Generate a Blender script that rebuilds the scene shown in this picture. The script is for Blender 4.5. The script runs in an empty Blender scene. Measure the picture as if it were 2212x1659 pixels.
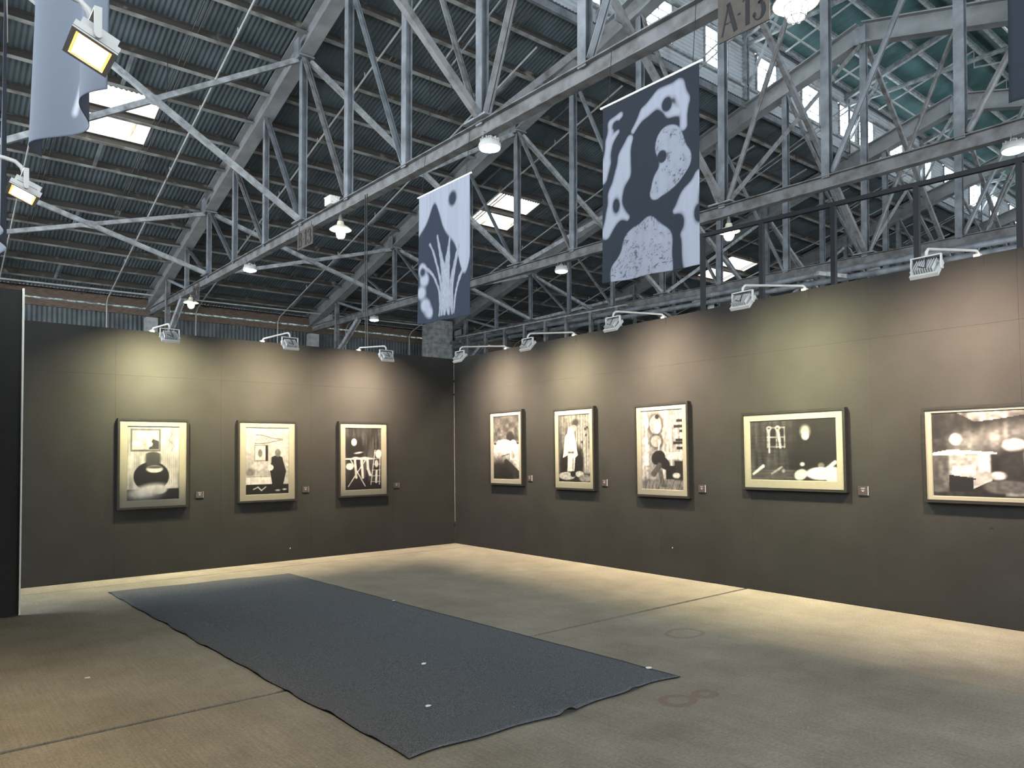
import bpy, math, random
import numpy as np
from mathutils import Vector, Matrix
random.seed(7); rng = np.random.default_rng(7)
C = bpy.context.scene.collection
SC = bpy.context.scene
PI = math.pi

# ------------------------------------------------------------------ camera
CAMP = Vector((-6.993, -9.836, 1.418))
yaw, pitch, roll = math.radians(39.8853), math.radians(2.1986), math.radians(-0.6578)
def cam_axes():
    f0 = Vector((math.sin(yaw), math.cos(yaw), 0)); r0 = Vector((math.cos(yaw), -math.sin(yaw), 0)); u0 = Vector((0, 0, 1))
    f = f0*math.cos(pitch) + u0*math.sin(pitch); u = -f0*math.sin(pitch) + u0*math.cos(pitch)
    return r0*math.cos(roll) + u*math.sin(roll), -r0*math.sin(roll) + u*math.cos(roll), f
r_, u_, f_ = cam_axes()
cd = bpy.data.cameras.new('camera'); cam = bpy.data.objects.new('camera', cd); C.objects.link(cam)
cam.matrix_world = Matrix(((r_.x, u_.x, -f_.x, CAMP.x), (r_.y, u_.y, -f_.y, CAMP.y), (r_.z, u_.z, -f_.z, CAMP.z), (0, 0, 0, 1)))
cd.sensor_width = 36; cd.lens = 36*1593.26/2212; cd.shift_y = (921.97-829.5)/2212; cd.clip_end = 400
SC.camera = cam

# ------------------------------------------------------------------ daylight, exposure
w = bpy.data.worlds.new('overcast_sky'); SC.world = w; w.use_nodes = True
bg = w.node_tree.nodes['Background']; bg.inputs[0].default_value = (0.88, 0.95, 1.0, 1); bg.inputs[1].default_value = 3.6
SC.view_settings.view_transform = 'Standard'; SC.view_settings.look = 'None'
SC.view_settings.gamma = 1.0; SC.view_settings.exposure = 1.0; SC.view_settings.use_curve_mapping = False
PANE_POWER = 7.0        # daylight behind the clerestory panes and roof lights
FLOOD_W = 48.0          # each booth floodlight
cy = SC.cycles
cy.use_denoising = True; cy.max_bounces = 5; cy.diffuse_bounces = 3; cy.glossy_bounces = 2; cy.transmission_bounces = 2; cy.transparent_max_bounces = 6
cy.use_light_tree = False; cy.adaptive_threshold = 0.06; cy.caustics_reflective = False; cy.caustics_refractive = False

# ------------------------------------------------------------------ hall frame of reference (the shed is turned a little against the booth)
PHI, AT = math.radians(-0.65011), 0.0192473
CU0 = Vector((-math.sin(PHI), math.cos(PHI), 0)); CV = Vector((math.cos(PHI), math.sin(PHI), 0)); Z = Vector((0, 0, 1))
CU = CU0*math.cos(AT) + Z*math.sin(AT); CZ = -CU0*math.sin(AT) + Z*math.cos(AT)
O = Vector((CAMP.x, CAMP.y, 0))
def H(u, v, z): return O + CU*u + CV*v + CZ*z
V1, S, UR, PN, ZC = 6.5819, 6.1, 8.809, 2.1811, 6.25
def FV(k): return V1 + (k-1)*S                      # plane of roof truss k
SL = 0.278
def zt(u): return 12.25 - SL*abs(u-8.85)            # top of the rafters
PSI = math.radians(-1.70643)
NR = Vector((math.cos(PSI), math.sin(PSI), 0)); DR = Vector((math.sin(PSI), -math.cos(PSI), 0))
WALL_H = 3.0

# ------------------------------------------------------------------ helpers
class MB:
    def __init__(s): s.v = []; s.f = []
    def add(s, vs, fs):
        n = len(s.v); s.v += [tuple(p) for p in vs]; s.f += [tuple(i+n for i in f) for f in fs]; return s
    def hexa(s, p):   # 8 corners: bottom 0-3 ccw, top 4-7
        return s.add(p, [(3,2,1,0), (4,5,6,7), (0,1,5,4), (1,2,6,5), (2,3,7,6), (3,0,4,7)])
    def box(s, a, b):
        (x0,y0,z0),(x1,y1,z1) = a,b
        return s.hexa([(x0,y0,z0),(x1,y0,z0),(x1,y1,z0),(x0,y1,z0),(x0,y0,z1),(x1,y0,z1),(x1,y1,z1),(x0,y1,z1)])
    def obox(s, c, ax, ay, az, hx, hy, hz):
        c = Vector(c); q = []
        for dz in (-1, 1):
            for dx, dy in ((-1,-1),(1,-1),(1,1),(-1,1)): q.append(c + ax*dx*hx + ay*dy*hy + az*dz*hz)
        return s.hexa(q)
    def bar(s, p0, p1, up, prof):      # extrude a closed 2D profile (side, up) from p0 to p1
        p0, p1 = Vector(p0), Vector(p1); d = (p1-p0).normalized(); up = Vector(up); up = (up - d*up.dot(d)).normalized(); sd = d.cross(up)
        n = len(prof); vs = [p0 + sd*a + up*b for a, b in prof] + [p1 + sd*a + up*b for a, b in prof]
        fs = [(i, (i+1) % n, n+(i+1) % n, n+i) for i in range(n)]
        return s.add(vs, fs + [tuple(range(n-1, -1, -1)), tuple(range(n, 2*n))])
    def ibeam(s, p0, p1, up, d, b, tf, tw):
        h, c, t, q = d/2, b/2, tw/2, d/2-tf
        return s.bar(p0, p1, up, [(-c,-h),(c,-h),(c,-q),(t,-q),(t,q),(c,q),(c,h),(-c,h),(-c,q),(-t,q),(-t,-q),(-c,-q)])
    def angle(s, p0, p1, up, a, t):
        return s.bar(p0, p1, up, [(-a/2,-a/2),(a/2,-a/2),(a/2,-a/2+t),(-a/2+t,-a/2+t),(-a/2+t,a/2),(-a/2,a/2)])
    def chan(s, p0, p1, up, d, b, t):
        h = d/2
        return s.bar(p0, p1, up, [(0,-h),(b,-h),(b,-h+t),(t,-h+t),(t,h-t),(b,h-t),(b,h),(0,h)])
    def tube(s, pts, r, n=8, cap=True):
        pts = [Vector(p) for p in pts]; m = len(pts); rings = []; ref = None
        for i, p in enumerate(pts):
            d = (pts[min(i+1, m-1)] - pts[max(i-1, 0)]).normalized()
            if ref is None: ref = d.orthogonal().normalized()
            ref = (ref - d*ref.dot(d)).normalized(); b = d.cross(ref); rr = r[i] if isinstance(r, (list, tuple)) else r
            rings.append([p + ref*math.cos(2*PI*k/n)*rr + b*math.sin(2*PI*k/n)*rr for k in range(n)])
        vs = [q for g in rings for q in g]; fs = []
        for i in range(m-1):
            for k in range(n): fs.append((i*n+k, i*n+(k+1) % n, (i+1)*n+(k+1) % n, (i+1)*n+k))
        if cap: fs += [tuple(range(n-1, -1, -1)), tuple((m-1)*n+k for k in range(n))]
        return s.add(vs, fs)
    def lathe(s, prof, n=24, c=(0,0,0)):       # (r, z) profile about z
        vs = [(c[0]+r*math.cos(2*PI*k/n), c[1]+r*math.sin(2*PI*k/n), c[2]+z) for r, z in prof for k in range(n)]; fs = []
        for i in range(len(prof)-1):
            for k in range(n): fs.append((i*n+k, i*n+(k+1) % n, (i+1)*n+(k+1) % n, (i+1)*n+k))
        return s.add(vs, fs)
    def mesh(s, name, mat, smooth=False):
        me = bpy.data.meshes.new(name); me.from_pydata([tuple(v) for v in s.v], [], s.f); me.materials.append(mat)
        if smooth: me.polygons.foreach_set('use_smooth', [True]*len(me.polygons))
        me.update(); return me
    def build(s, name, mat, parent=None, base=None, smooth=False):
        """one mesh object; vertices were given in world space: taken relative to base (or the parent's place)"""
        b = Vector(base) if base is not None else (parent.location.copy() if parent is not None else Vector((0,0,0)))
        s2 = MB(); s2.v = [tuple(Vector(v)-b) for v in s.v]; s2.f = s.f
        o = bpy.data.objects.new(name, s2.mesh(name, mat, smooth)); C.objects.link(o)
        if parent is not None: o.parent = parent; o.location = b - parent.location
        else: o.location = b
        return o
    def local(s, name, mat, parent, smooth=False):      # vertices already in the parent's space
        o = bpy.data.objects.new(name, s.mesh(name, mat, smooth)); C.objects.link(o); o.parent = parent; return o
def tag(o, label=None, cat=None, group=None, kind=None):
    for k, v in (('label', label), ('category', cat), ('group', group), ('kind', kind)):
        if v: o[k] = v
    return o
def empty(name, loc=(0,0,0), rz=0, **kw):
    o = bpy.data.objects.new(name, None); C.objects.link(o); o.location = loc; o.rotation_euler = (0,0,rz); o.empty_display_size = .2
    return tag(o, **kw)
def inst(name, me, parent, loc):                        # another object on the same mesh
    o = bpy.data.objects.new(name, me); C.objects.link(o); o.parent = parent; o.location = loc; return o
def copy_tree(o, parent=None):
    c = o.copy(); C.objects.link(c); c.parent = parent
    for ch in o.children: copy_tree(ch, c)
    return c

# ------------------------------------------------------------------ materials
def mat(name, col, rough=.6, metal=0.0, var=.15, scale=4.0, stretch=(1,1,1), col2=None, bump=0.0, spec=.4, thr=None, detail=4, bscale=None):
    m = bpy.data.materials.new(name); m.use_nodes = True; nt = m.node_tree; N = nt.nodes; L = nt.links; b = N['Principled BSDF']
    tc = N.new('ShaderNodeTexCoord'); mp = N.new('ShaderNodeMapping'); mp.inputs['Scale'].default_value = stretch
    no = N.new('ShaderNodeTexNoise'); no.inputs['Scale'].default_value = scale; no.inputs['Detail'].default_value = detail
    L.new(tc.outputs['Object'], mp.inputs[0]); L.new(mp.outputs[0], no.inputs['Vector'])
    rp = N.new('ShaderNodeValToRGB'); c2 = col2 or tuple(max(0, x*(1-2*var)) for x in col); c1 = col if col2 else tuple(x*(1+var) for x in col)
    lo, hi = thr or (.3, .7)
    rp.color_ramp.elements[0].position = lo; rp.color_ramp.elements[0].color = (*c2, 1)
    rp.color_ramp.elements[1].position = hi; rp.color_ramp.elements[1].color = (*c1, 1)
    L.new(no.outputs['Fac'], rp.inputs[0]); L.new(rp.outputs[0], b.inputs['Base Color'])
    b.inputs['Roughness'].default_value = rough; b.inputs['Metallic'].default_value = metal; b.inputs['Specular IOR Level'].default_value = spec
    if bump:
        bp = N.new('ShaderNodeBump'); bp.inputs['Strength'].default_value = bump; bp.inputs['Distance'].default_value = .01
        nb = no
        if bscale:
            nb = N.new('ShaderNodeTexNoise'); nb.inputs['Scale'].default_value = bscale; nb.inputs['Detail'].default_value = 3; L.new(mp.outputs[0], nb.inputs['Vector'])
        L.new(nb.outputs['Fac'], bp.inputs['Height']); L.new(bp.outputs[0], b.inputs['Normal'])
    return m
def emit(name, col, power, sampled=False):
    m = bpy.data.materials.new(name); m.use_nodes = True; nt = m.node_tree; b = nt.nodes['Principled BSDF']
    b.inputs['Base Color'].default_value = (.8,.8,.8,1); b.inputs['Emission Color'].default_value = (*col, 1); b.inputs['Emission Strength'].default_value = power
    m.cycles.emission_sampling = 'NONE' if not sampled else 'FRONT'
    return m
M = {}
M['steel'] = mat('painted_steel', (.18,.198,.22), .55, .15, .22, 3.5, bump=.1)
M['steel_rust'] = mat('weathered_steel', (.178,.186,.197), .65, .05, .2, 5, col2=(.085,.076,.068), thr=(.32,.56), bump=.15)
M['chord'] = mat('chord_steel', (.150,.155,.163), .65, .05, .2, 4, col2=(.078,.073,.070), thr=(.34,.6), bump=.1)
M['steel_lit'] = mat('pale_lit_steel', (.30,.315,.33), .5, .1, .25, 6, bump=.1)  # paler copy of steel; window light on the monitor members put into the colour
M['rafter'] = mat('rafter_paint', (.215,.222,.232), .6, .1, .14, 2.2, bump=.1)
M['purlin_flange'] = mat('flaking_flange_paint', (.27,.275,.27), .75, 0, .2, 3.0, col2=(.14,.138,.135), thr=(.42,.6), detail=6)
M['purlin'] = mat('flaking_purlin_paint', (.24,.225,.19), .75, 0, .2, 2.2, col2=(.060,.054,.050), thr=(.60,.70), bump=.2, detail=6)
M['sheet'] = mat('roof_sheet_teal', (.076,.098,.112), .6, 0, .2, 1.3)
M['sheet_lit'] = mat('monitor_sheet_lit', (.075,.145,.15), .5, 0, .2, 1.3)  # same sheeting as the roof, with the window light put into its colour
M['siding'] = mat('grey_siding', (.34,.37,.40), .6, 0, .15, 2, col2=(.25,.24,.22), thr=(.25,.45))
M['eave_siding'] = mat('eave_siding_dark', (.075,.09,.098), .7, 0, .2, 2)
M['girt'] = mat('brown_girt_timber', (.13,.095,.07), .8, 0, .25, 6, (1,8,8))
M['pipe'] = mat('pale_pipe', (.36,.365,.36), .45, 0, .12, 5)
M['wall'] = mat('charcoal_wall_paint', (.025,.0242,.0228), .8, 0, .06, 2.5, bump=.3, bscale=220, spec=.06)
M['white_edge'] = mat('white_edge', (.55,.53,.48), .6, 0, .05)
M['frame'] = mat('black_frame_wood', (.016,.015,.014), .7, 0, .15, 8, (1,1,12), spec=.12)
M['mat_board'] = mat('cream_mat_board', (.20,.183,.135), .9, 0, .03, 20)
M['plaque'] = mat('dark_plaque', (.030,.023,.024), .5, 0, .05)
M['plaque_print'] = mat('plaque_print', (.36,.33,.32), .6, 0, .05)
M['lamp_white'] = mat('lamp_white_enamel', (.42,.42,.405), .4, 0, .05, 8)
M['black_cable'] = mat('black_cable', (.015,.015,.015), .5, 0, .1)
M['black_metal'] = mat('black_metal', (.012,.013,.016), .6, 0, .1, 6, spec=.2)
M['block'] = mat('concrete_block', (.27,.275,.28), .85, 0, .2, 5, bump=.2)
M['mortar'] = mat('mortar', (.16,.16,.155), .9, 0, .1, 9)
M['sign'] = mat('sign_board', (.062,.055,.048), .8, 0, .1, 12)
M['sign_ink'] = mat('sign_ink', (.006,.006,.007), .7, 0, .1)
M['white_box'] = mat('white_box_chipped', (.75,.76,.72), .6, 0, .03, 26, col2=(.03,.03,.03), thr=(.34,.37))
M['shade_enamel'] = mat('cream_lamp_shade', (.80,.76,.58), .35, 0, .1, 6)
M['sky_pane'] = emit('daylit_pane', (.82,.95,1.0), PANE_POWER, True)
def eave_mat():
    m = emit('eave_glazing', (.6,.8,.82), .22); nt = m.node_tree; N = nt.nodes; L = nt.links
    tc = N.new('ShaderNodeTexCoord'); mp = N.new('ShaderNodeMapping'); mp.inputs['Scale'].default_value = (5, 5, 16); no = N.new('ShaderNodeTexNoise'); no.inputs['Scale'].default_value = 1.6; no.inputs['Detail'].default_value = 4
    rp = N.new('ShaderNodeValToRGB'); rp.color_ramp.elements[0].position = .42; rp.color_ramp.elements[0].color = (.05,.08,.085,1); rp.color_ramp.elements[1].position = .60; rp.color_ramp.elements[1].color = (.75,.95,.97,1)
    L.new(tc.outputs['Object'], mp.inputs[0]); L.new(mp.outputs[0], no.inputs[0]); L.new(no.outputs[0], rp.inputs[0]); L.new(rp.outputs[0], N['Principled BSDF'].inputs['Emission Color']); N['Principled BSDF'].inputs['Base Color'].default_value = (.1,.12,.12,1); return m
M['eave_glazing'] = eave_mat()
M['amber_glow'] = emit('amber_lens_glow', (1.0,.42,.06), .9)  # orange glow round the flood lenses, imitated by emissive strips
M['led'] = emit('high_bay_led', (.86,1.0,.97), 14.0)
M['bulb'] = emit('bulb_glow', (1.0,.97,.90), 10.0)
M['scrap'] = mat('paper_scrap', (.8,.8,.78), .8, 0, .03)
M['rod'] = mat('white_rod', (.8,.8,.76), .4, 0, .05)
def skylight_mat():
    m = bpy.data.materials.new('translucent_roof_light'); m.use_nodes = True; nt = m.node_tree; N = nt.nodes; L = nt.links; b = N['Principled BSDF']
    tc = N.new('ShaderNodeTexCoord'); mp = N.new('ShaderNodeMapping'); mp.inputs['Scale'].default_value = (9, 1.2, 1.2); no = N.new('ShaderNodeTexNoise'); no.inputs['Scale'].default_value = 1.0; no.inputs['Detail'].default_value = 7
    rp = N.new('ShaderNodeValToRGB'); rp.color_ramp.elements[0].position = .32; rp.color_ramp.elements[0].color = (.22,.15,.05,1); rp.color_ramp.elements[1].position = .42; rp.color_ramp.elements[1].color = (1.0,.97,.88,1)
    L.new(tc.outputs['Object'], mp.inputs[0]); L.new(mp.outputs[0], no.inputs[0]); L.new(no.outputs[0], rp.inputs[0]); L.new(rp.outputs[0], b.inputs['Emission Color']); b.inputs['Emission Strength'].default_value = 1.0
    b.inputs['Base Color'].default_value = (.7,.68,.55,1); return m
M['skylight'] = skylight_mat()
def attr_mat(name, rough=.8):
    m = bpy.data.materials.new(name); m.use_nodes = True; nt = m.node_tree; b = nt.nodes['Principled BSDF']
    a = nt.nodes.new('ShaderNodeAttribute'); a.attribute_name = 'print'; nt.links.new(a.outputs['Color'], b.inputs['Base Color']); b.inputs['Roughness'].default_value = rough; b.inputs['Specular IOR Level'].default_value = .2
    return m
M['print'] = attr_mat('printed_photo_paper', .55); M['cloth_print'] = attr_mat('printed_cloth', .85)
def glass_mat():
    m = bpy.data.materials.new('picture_glass'); m.use_nodes = True; nt = m.node_tree; N = nt.nodes; L = nt.links
    for n in list(N): N.remove(n)
    o = N.new('ShaderNodeOutputMaterial'); mx = N.new('ShaderNodeMixShader'); t = N.new('ShaderNodeBsdfTransparent'); g = N.new('ShaderNodeBsdfGlossy'); fr = N.new('ShaderNodeFresnel')
    fr.inputs[0].default_value = 1.07; g.inputs['Roughness'].default_value = .02; L.new(fr.outputs[0], mx.inputs[0]); L.new(t.outputs[0], mx.inputs[1]); L.new(g.outputs[0], mx.inputs[2]); L.new(mx.outputs[0], o.inputs[0]); return m
M['glass'] = glass_mat()
RINGS = ((-2.2,-6.19,.155,.13,.13), (-3.525,-7.14,.095,.08,.30), (-3.315,-7.175,.065,.055,.42))
def floor_mat():
    m = bpy.data.materials.new('brushed_concrete'); m.use_nodes = True; nt = m.node_tree; N = nt.nodes; L = nt.links; b = N['Principled BSDF']
    tc = N.new('ShaderNodeTexCoord')
    def noise(scale, st, detail=5, rough=.55):
        mp = N.new('ShaderNodeMapping'); mp.inputs['Scale'].default_value = st; n = N.new('ShaderNodeTexNoise'); n.inputs['Scale'].default_value = scale; n.inputs['Detail'].default_value = detail; n.inputs['Roughness'].default_value = rough
        L.new(tc.outputs['Object'], mp.inputs[0]); L.new(mp.outputs[0], n.inputs[0]); return n.outputs['Fac']
    def ramp(x, p0, c0, p1, c1):
        r = N.new('ShaderNodeValToRGB'); e = r.color_ramp.elements; e[0].position = p0; e[0].color = (*c0,1); e[1].position = p1; e[1].color = (*c1,1); L.new(x, r.inputs[0]); return r.outputs[0]
    def mix(f, a, c, t='MIX'):
        x = N.new('ShaderNodeMix'); x.data_type = 'RGBA'; x.blend_type = t
        if isinstance(f, float): x.inputs[0].default_value = f
        else: L.new(f, x.inputs[0])
        L.new(a, x.inputs[6])
        if isinstance(c, tuple): x.inputs[7].default_value = (*c, 1)
        else: L.new(c, x.inputs[7])
        return x.outputs[2]
    base = ramp(noise(.55, (1,1,1), 6), .3, (.20,.18,.148), .7, (.31,.285,.24))
    br = noise(1.0, (120, 2.2, 1), 3, .6)
    base = mix(.5, base, ramp(br, .34, (.72,.71,.69), .62, (1.10,1.10,1.09)), 'MULTIPLY')
    base = mix(.7, base, ramp(noise(2.6, (1,1,1), 6, .65), .32, (.74,.73,.70), .66, (1.14,1.13,1.11)), 'MULTIPLY')
    fine = noise(60, (1,1,1), 6, .8)
    base = mix(.85, base, ramp(fine, .34, (.60,.59,.57), .62, (1.18,1.18,1.17)), 'MULTIPLY')
    st = noise(.75, (1,.6,1), 3)
    base = mix(ramp(st, .60, (0,0,0), .78, (.42,.42,.42)), base, (.20,.15,.085))
    speck = noise(34, (1,1,1), 1)
    base = mix(ramp(speck, .80, (0,0,0), .83, (.9,.9,.9)), base, (.6,.58,.52))
    sep = N.new('ShaderNodeSeparateXYZ'); L.new(tc.outputs['Object'], sep.inputs[0])
    def mth(op, a, c=None):
        x = N.new('ShaderNodeMath'); x.operation = op
        for i, q in enumerate((a, c)):
            if q is None: continue
            if isinstance(q, (int, float)): x.inputs[i].default_value = q
            else: L.new(q, x.inputs[i])
        return x.outputs[0]
    wob = mth('MULTIPLY', mth('SUBTRACT', noise(7, (1,1,1), 3), .5), .5)
    ring = None
    for cx, cy, rx, ry, wd in RINGS:   # old red paint rings
        d = mth('SQRT', mth('ADD', mth('POWER', mth('DIVIDE', mth('SUBTRACT', sep.outputs[0], cx), rx), 2), mth('POWER', mth('DIVIDE', mth('SUBTRACT', sep.outputs[1], cy), ry), 2)))
        d = mth('ADD', d, wob); q = mth('LESS_THAN', mth('ABSOLUTE', mth('SUBTRACT', d, 1.0)), wd); ring = q if ring is None else mth('MAXIMUM', ring, q)
    base = mix(mth('MULTIPLY', ring, .45), base, (.16,.075,.058))
    # yellow worn line across the slab
    ln = mth('LESS_THAN', mth('ABSOLUTE', mth('ADD', mth('SUBTRACT', sep.outputs[0], mth('MULTIPLY', sep.outputs[1], .02)), mth('ADD', 1.75, mth('MULTIPLY', wob, .2)))), .035)
    base = mix(mth('MULTIPLY', mth('MULTIPLY', ln, mth('LESS_THAN', sep.outputs[1], -5.9)), mth('MULTIPLY', noise(2.2, (1,1,1), 4), .22)), base, (.40,.30,.13))
    L.new(base, b.inputs['Base Color']); b.inputs['Roughness'].default_value = .62; b.inputs['Specular IOR Level'].default_value = .35
    bp = N.new('ShaderNodeBump'); bp.inputs['Strength'].default_value = .35; bp.inputs['Distance'].default_value = .006; L.new(br, bp.inputs['Height']); L.new(bp.outputs[0], b.inputs['Normal'])
    return m
M['floor'] = floor_mat()
M['joint'] = mat('dark_joint_filler', (.006,.0055,.005), .95, 0, .3, 20, spec=.05)
M['rug'] = mat('grey_felt', (.125,.132,.142), .95, 0, .36, 170, detail=5, bump=.3, spec=.1)

# ================================================================== SETTING
# ---------------- floor: concrete slabs with open joints
fl = empty('floor', label='worn brushed concrete floor with a dark open joint', cat='floor', kind='structure')
JY = -5.44
def slab(x0, x1, y0, y1): MB().box((x0,y0,-.25), (x1,y1,0)).build('slab', M['floor'], fl)
slab(-16, 40, JY+.020, -.50); slab(-16, 40, -17, JY-.020); slab(-16, 62, -.485, 24); slab(40.02, 62, -17, -.50)
mb = MB(); n = 90; xs = np.linspace(-12, 6, n)
for i in range(n-1):       # ragged bitumen in the joint
    a0, a1 = .024, .024
    mb.add([(xs[i],JY-a0,-.05),(xs[i+1],JY-a1,-.05),(xs[i+1],JY+a1,-.05),(xs[i],JY+a0,-.05)], [(0,1,2,3)])
mb.build('joint_filler', M['joint'], fl)
MB().box((-12,-.502,-.2),(6,-.483,-.008)).build('joint_filler', M['joint'], fl)

# ---------------- booth walls: painted panels, each a piece
def booth_wall(name, p0, d, nrm, joints, label, seam=2.44, top=WALL_H, th=.05):
    """p0 start point, d direction along the wall, nrm towards the viewer"""
    e = empty(name, p0, label=label, cat='wall', kind='structure')
    p0 = Vector(p0); g = .0005
    MB().obox(p0 + d*((joints[0]+joints[-1])/2) - nrm*(th-.012)/1 + Z*(top/2), d, nrm, Z, (joints[-1]-joints[0])/2, .012, top/2-.004).build('backing', M['wall'], e)
    for i in range(len(joints)-1):
        a, b = joints[i]+g, joints[i+1]-g
        for z0, z1 in ((.006, seam-g), (seam+g, top)):
            pr = random.uniform(-.0005, .0005)
            MB().obox(p0 + d*((a+b)/2) + nrm*(pr-.018) + Z*((z0+z1)/2), d, nrm, Z, (b-a)/2, .018, (z1-z0)/2).build('wall_panel', M['wall'], e)
    return e
wl = booth_wall('wall_left', (0,0,0), Vector((-1,0,0)), Vector((0,-1,0)), [0,1.153,2.482,3.732,4.977,6.2,7.42,8.64], 'charcoal panelled booth wall hung with three upright framed pictures')
wr = booth_wall('wall_right', (0,0,0), DR, -NR, [0,.571,1.797,3.004,4.281,5.539,6.803,7.979,9.2,10.42,11.64], 'charcoal panelled booth wall hung with five framed pictures')
ws = booth_wall('wall_stub', (-6.113,-1.72,0), Vector((-1,0,0)), Vector((0,-1,0)), [0,1.22], 'unlit charcoal wall stub with a white end edge')
MB().box((-6.114,-1.772,.02),(-6.101,-1.724,3.01)).build('edge_strip', M['white_edge'], ws)
wn = booth_wall('wall_near', (-7.333,-1.72,0), Vector((0,-1,0)), Vector((1,0,0)), [0,1.22,2.44,3.66,4.88,6.1,7.32,8.54,9.76], 'charcoal booth wall out of frame beside the photographer')
MB().box((-2.796,-.004,.162),(-2.786,.0,.176)).build('wall_speck', M['white_edge'], wl)  # small pale speck on the left wall
for s_, z_, w_ in ((4.478,.336,.009), (7.736,.79,.03)):
    p = DR*s_; MB().obox(p - NR*.0005 + Z*z_, DR, NR, Z, w_/2, .0015, .006).build('wall_speck', M['white_edge'] if w_ < .02 else M['frame'], wr)  # one pale and one dark speck on the right wall
MB().box((-.0022,-.0022,.35),(.0,.0,2.98)).build('corner_bead', M['white_edge'], wl)
for z in (2.40, .29, 2.62): MB().box((-.030,-.012,z),(-.002,.002,z+.035)).build('corner_bracket', M['frame'], wl)

# ---------------- eave wall of the shed
UE = 29.0
we = empty('wall_eave', H(UE, 0, 0), label='dark corrugated shed wall with brown girt and daylight strip below the eave', cat='wall', kind='structure')
def corr(fn, n, amp, closed=False):
    """wavy strip: fn(t, off) -> list of points across the strip for wave parameter t in [0,1]"""
    mb = MB(); m = n*6+1; rows = None
    for i in range(m):
        pts = fn(i/(m-1), amp*math.cos(2*PI*i/6)); rows = len(pts); mb.v += [tuple(p) for p in pts]
    for i in range(m-1):
        for j in range(rows-1): mb.f.append((i*rows+j, (i+1)*rows+j, (i+1)*rows+j+1, i*rows+j+1))
    return mb
B0 = H(0,0,0)
def bay_mesh(name, mb, m, smooth=True):
    q = MB(); q.v = [tuple(Vector(v)-B0) for v in mb.v]; q.f = mb.f; return q.mesh(name, m, smooth)
NB0, NB1 = -1, 9                                         # bays between truss k and k+1, k = NB0..NB1-1
me_es = bay_mesh('eave_sheet', corr(lambda t, o: [H(UE+o, t*S, .0), H(UE+o, t*S, 6.08)], 42, .02), M['eave_siding'])
me_gr = bay_mesh('girt', MB().hexa([H(UE-.10,0,6.03),H(UE-.10,S,6.03),H(UE-.03,S,6.03),H(UE-.03,0,6.03),H(UE-.10,0,6.26),H(UE-.10,S,6.26),H(UE-.03,S,6.26),H(UE-.03,0,6.26)]), M['girt'], False)
me_st = bay_mesh('daylight_strip', corr(lambda t, o: [H(UE+o, t*S, 6.24), H(UE+o, t*S, 6.345)], 42, .012), M['eave_glazing'])
me_ep = bay_mesh('eave_plate', MB().hexa([H(UE-.10,0,6.335),H(UE-.10,S,6.335),H(UE-.02,S,6.335),H(UE-.02,0,6.335),H(UE-.10,0,6.605),H(UE-.10,S,6.605),H(UE-.02,S,6.605),H(UE-.02,0,6.605)]), M['girt'], False)
for k in range(NB0, NB1):
    off = CV*FV(k) + B0 - we.location
    for nm, me in (('eave_sheet', me_es), ('girt', me_gr), ('daylight_strip', me_st), ('eave_plate', me_ep)): inst(nm, me, we, off)

# ---------------- roof (ceiling): corrugated sheets row by row, purlins, roof lights
ce = empty('ceiling', H(UR, 0, 12.5), label='dark teal corrugated shed roof on flaking purlins', cat='ceiling', kind='structure')
ROWS = [12.25, 14.3, 16.45, 18.72, 20.65, 22.8, 24.95, 27.1, 29.75]
def sheet_row(u0, u1, v0, v1, m, side=1, lift=.0):
    def zz(u): return zt(8.85 + abs(u-8.85)) + .075 + lift
    lap = .09
    return bay_mesh('roof_sheet', corr(lambda t, o: [H(u0-lap*side, v0+(v1-v0)*t, zz(u0-lap*side)+o+.012), H(u1, v0+(v1-v0)*t, zz(u1)+o)], max(2, round((v1-v0)/.107)), .011), m)
SKY_BAYS = {0: (2.35, 4.06), 2: (2.06, 3.80), 4: (2.75, 4.75), -2: (2.3, 4.0), 6: (2.3, 4.1), 8: (2.3, 4.1)}
row_me = [sheet_row(ROWS[i], ROWS[i+1], 0, S, M['sheet']) for i in range(len(ROWS)-1)]
for k in range(NB0, NB1):
    off = CV*FV(k) + B0 - ce.location
    for i, me in enumerate(row_me):
        if i == 3 and k in SKY_BAYS:
            a, b = SKY_BAYS[k]
            inst('roof_sheet', sheet_row(ROWS[3], ROWS[4], 0, a, M['sheet']), ce, off)
            inst('roof_sheet', sheet_row(ROWS[3], ROWS[4], b, S, M['sheet']), ce, off)
            inst('roof_light', sheet_row(ROWS[3], ROWS[4], a, b, M['skylight']), ce, off)
        else: inst('roof_sheet', me, ce, off)
RROWS = [5.4, 3.2, 1.0, -1.2, -3.4, -5.6, -7.8, -10.9]
for i in range(len(RROWS)-1):
    me = sheet_row(RROWS[i], RROWS[i+1], 0, S, M['sheet'], -1)
    for k in range(NB0, NB1): inst('roof_sheet', me, ce, CV*FV(k) + B0 - ce.location)
def purlin_mesh(name, u, m, z=None, d=.20, b=.075):
    z = (zt(u)-.045) if z is None else z
    s = -1 if u > 8.85 else 1
    nrm = (CZ + CU*(SL if u > 8.85 else -SL)).normalized()
    mb = MB().chan(H(u,0,z), H(u,S,z), nrm, d, b, .014); nf = len(mb.f)
    c0, c1 = H(u,0,z) - nrm*(d/2+.006), H(u,S,z) - nrm*(d/2+.006)
    mb.bar(c0, c1, nrm, [(-.012,-.006),(b+.012,-.006),(b+.012,.006),(-.012,.006)])
    me = bay_mesh(name, mb, m, False); me.materials.append(M['purlin_flange'])
    for i in range(nf, len(me.polygons)): me.polygons[i].material_index = 1
    return me
PU = [21.60+1.07*n for n in range(-8, 8)]
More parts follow.
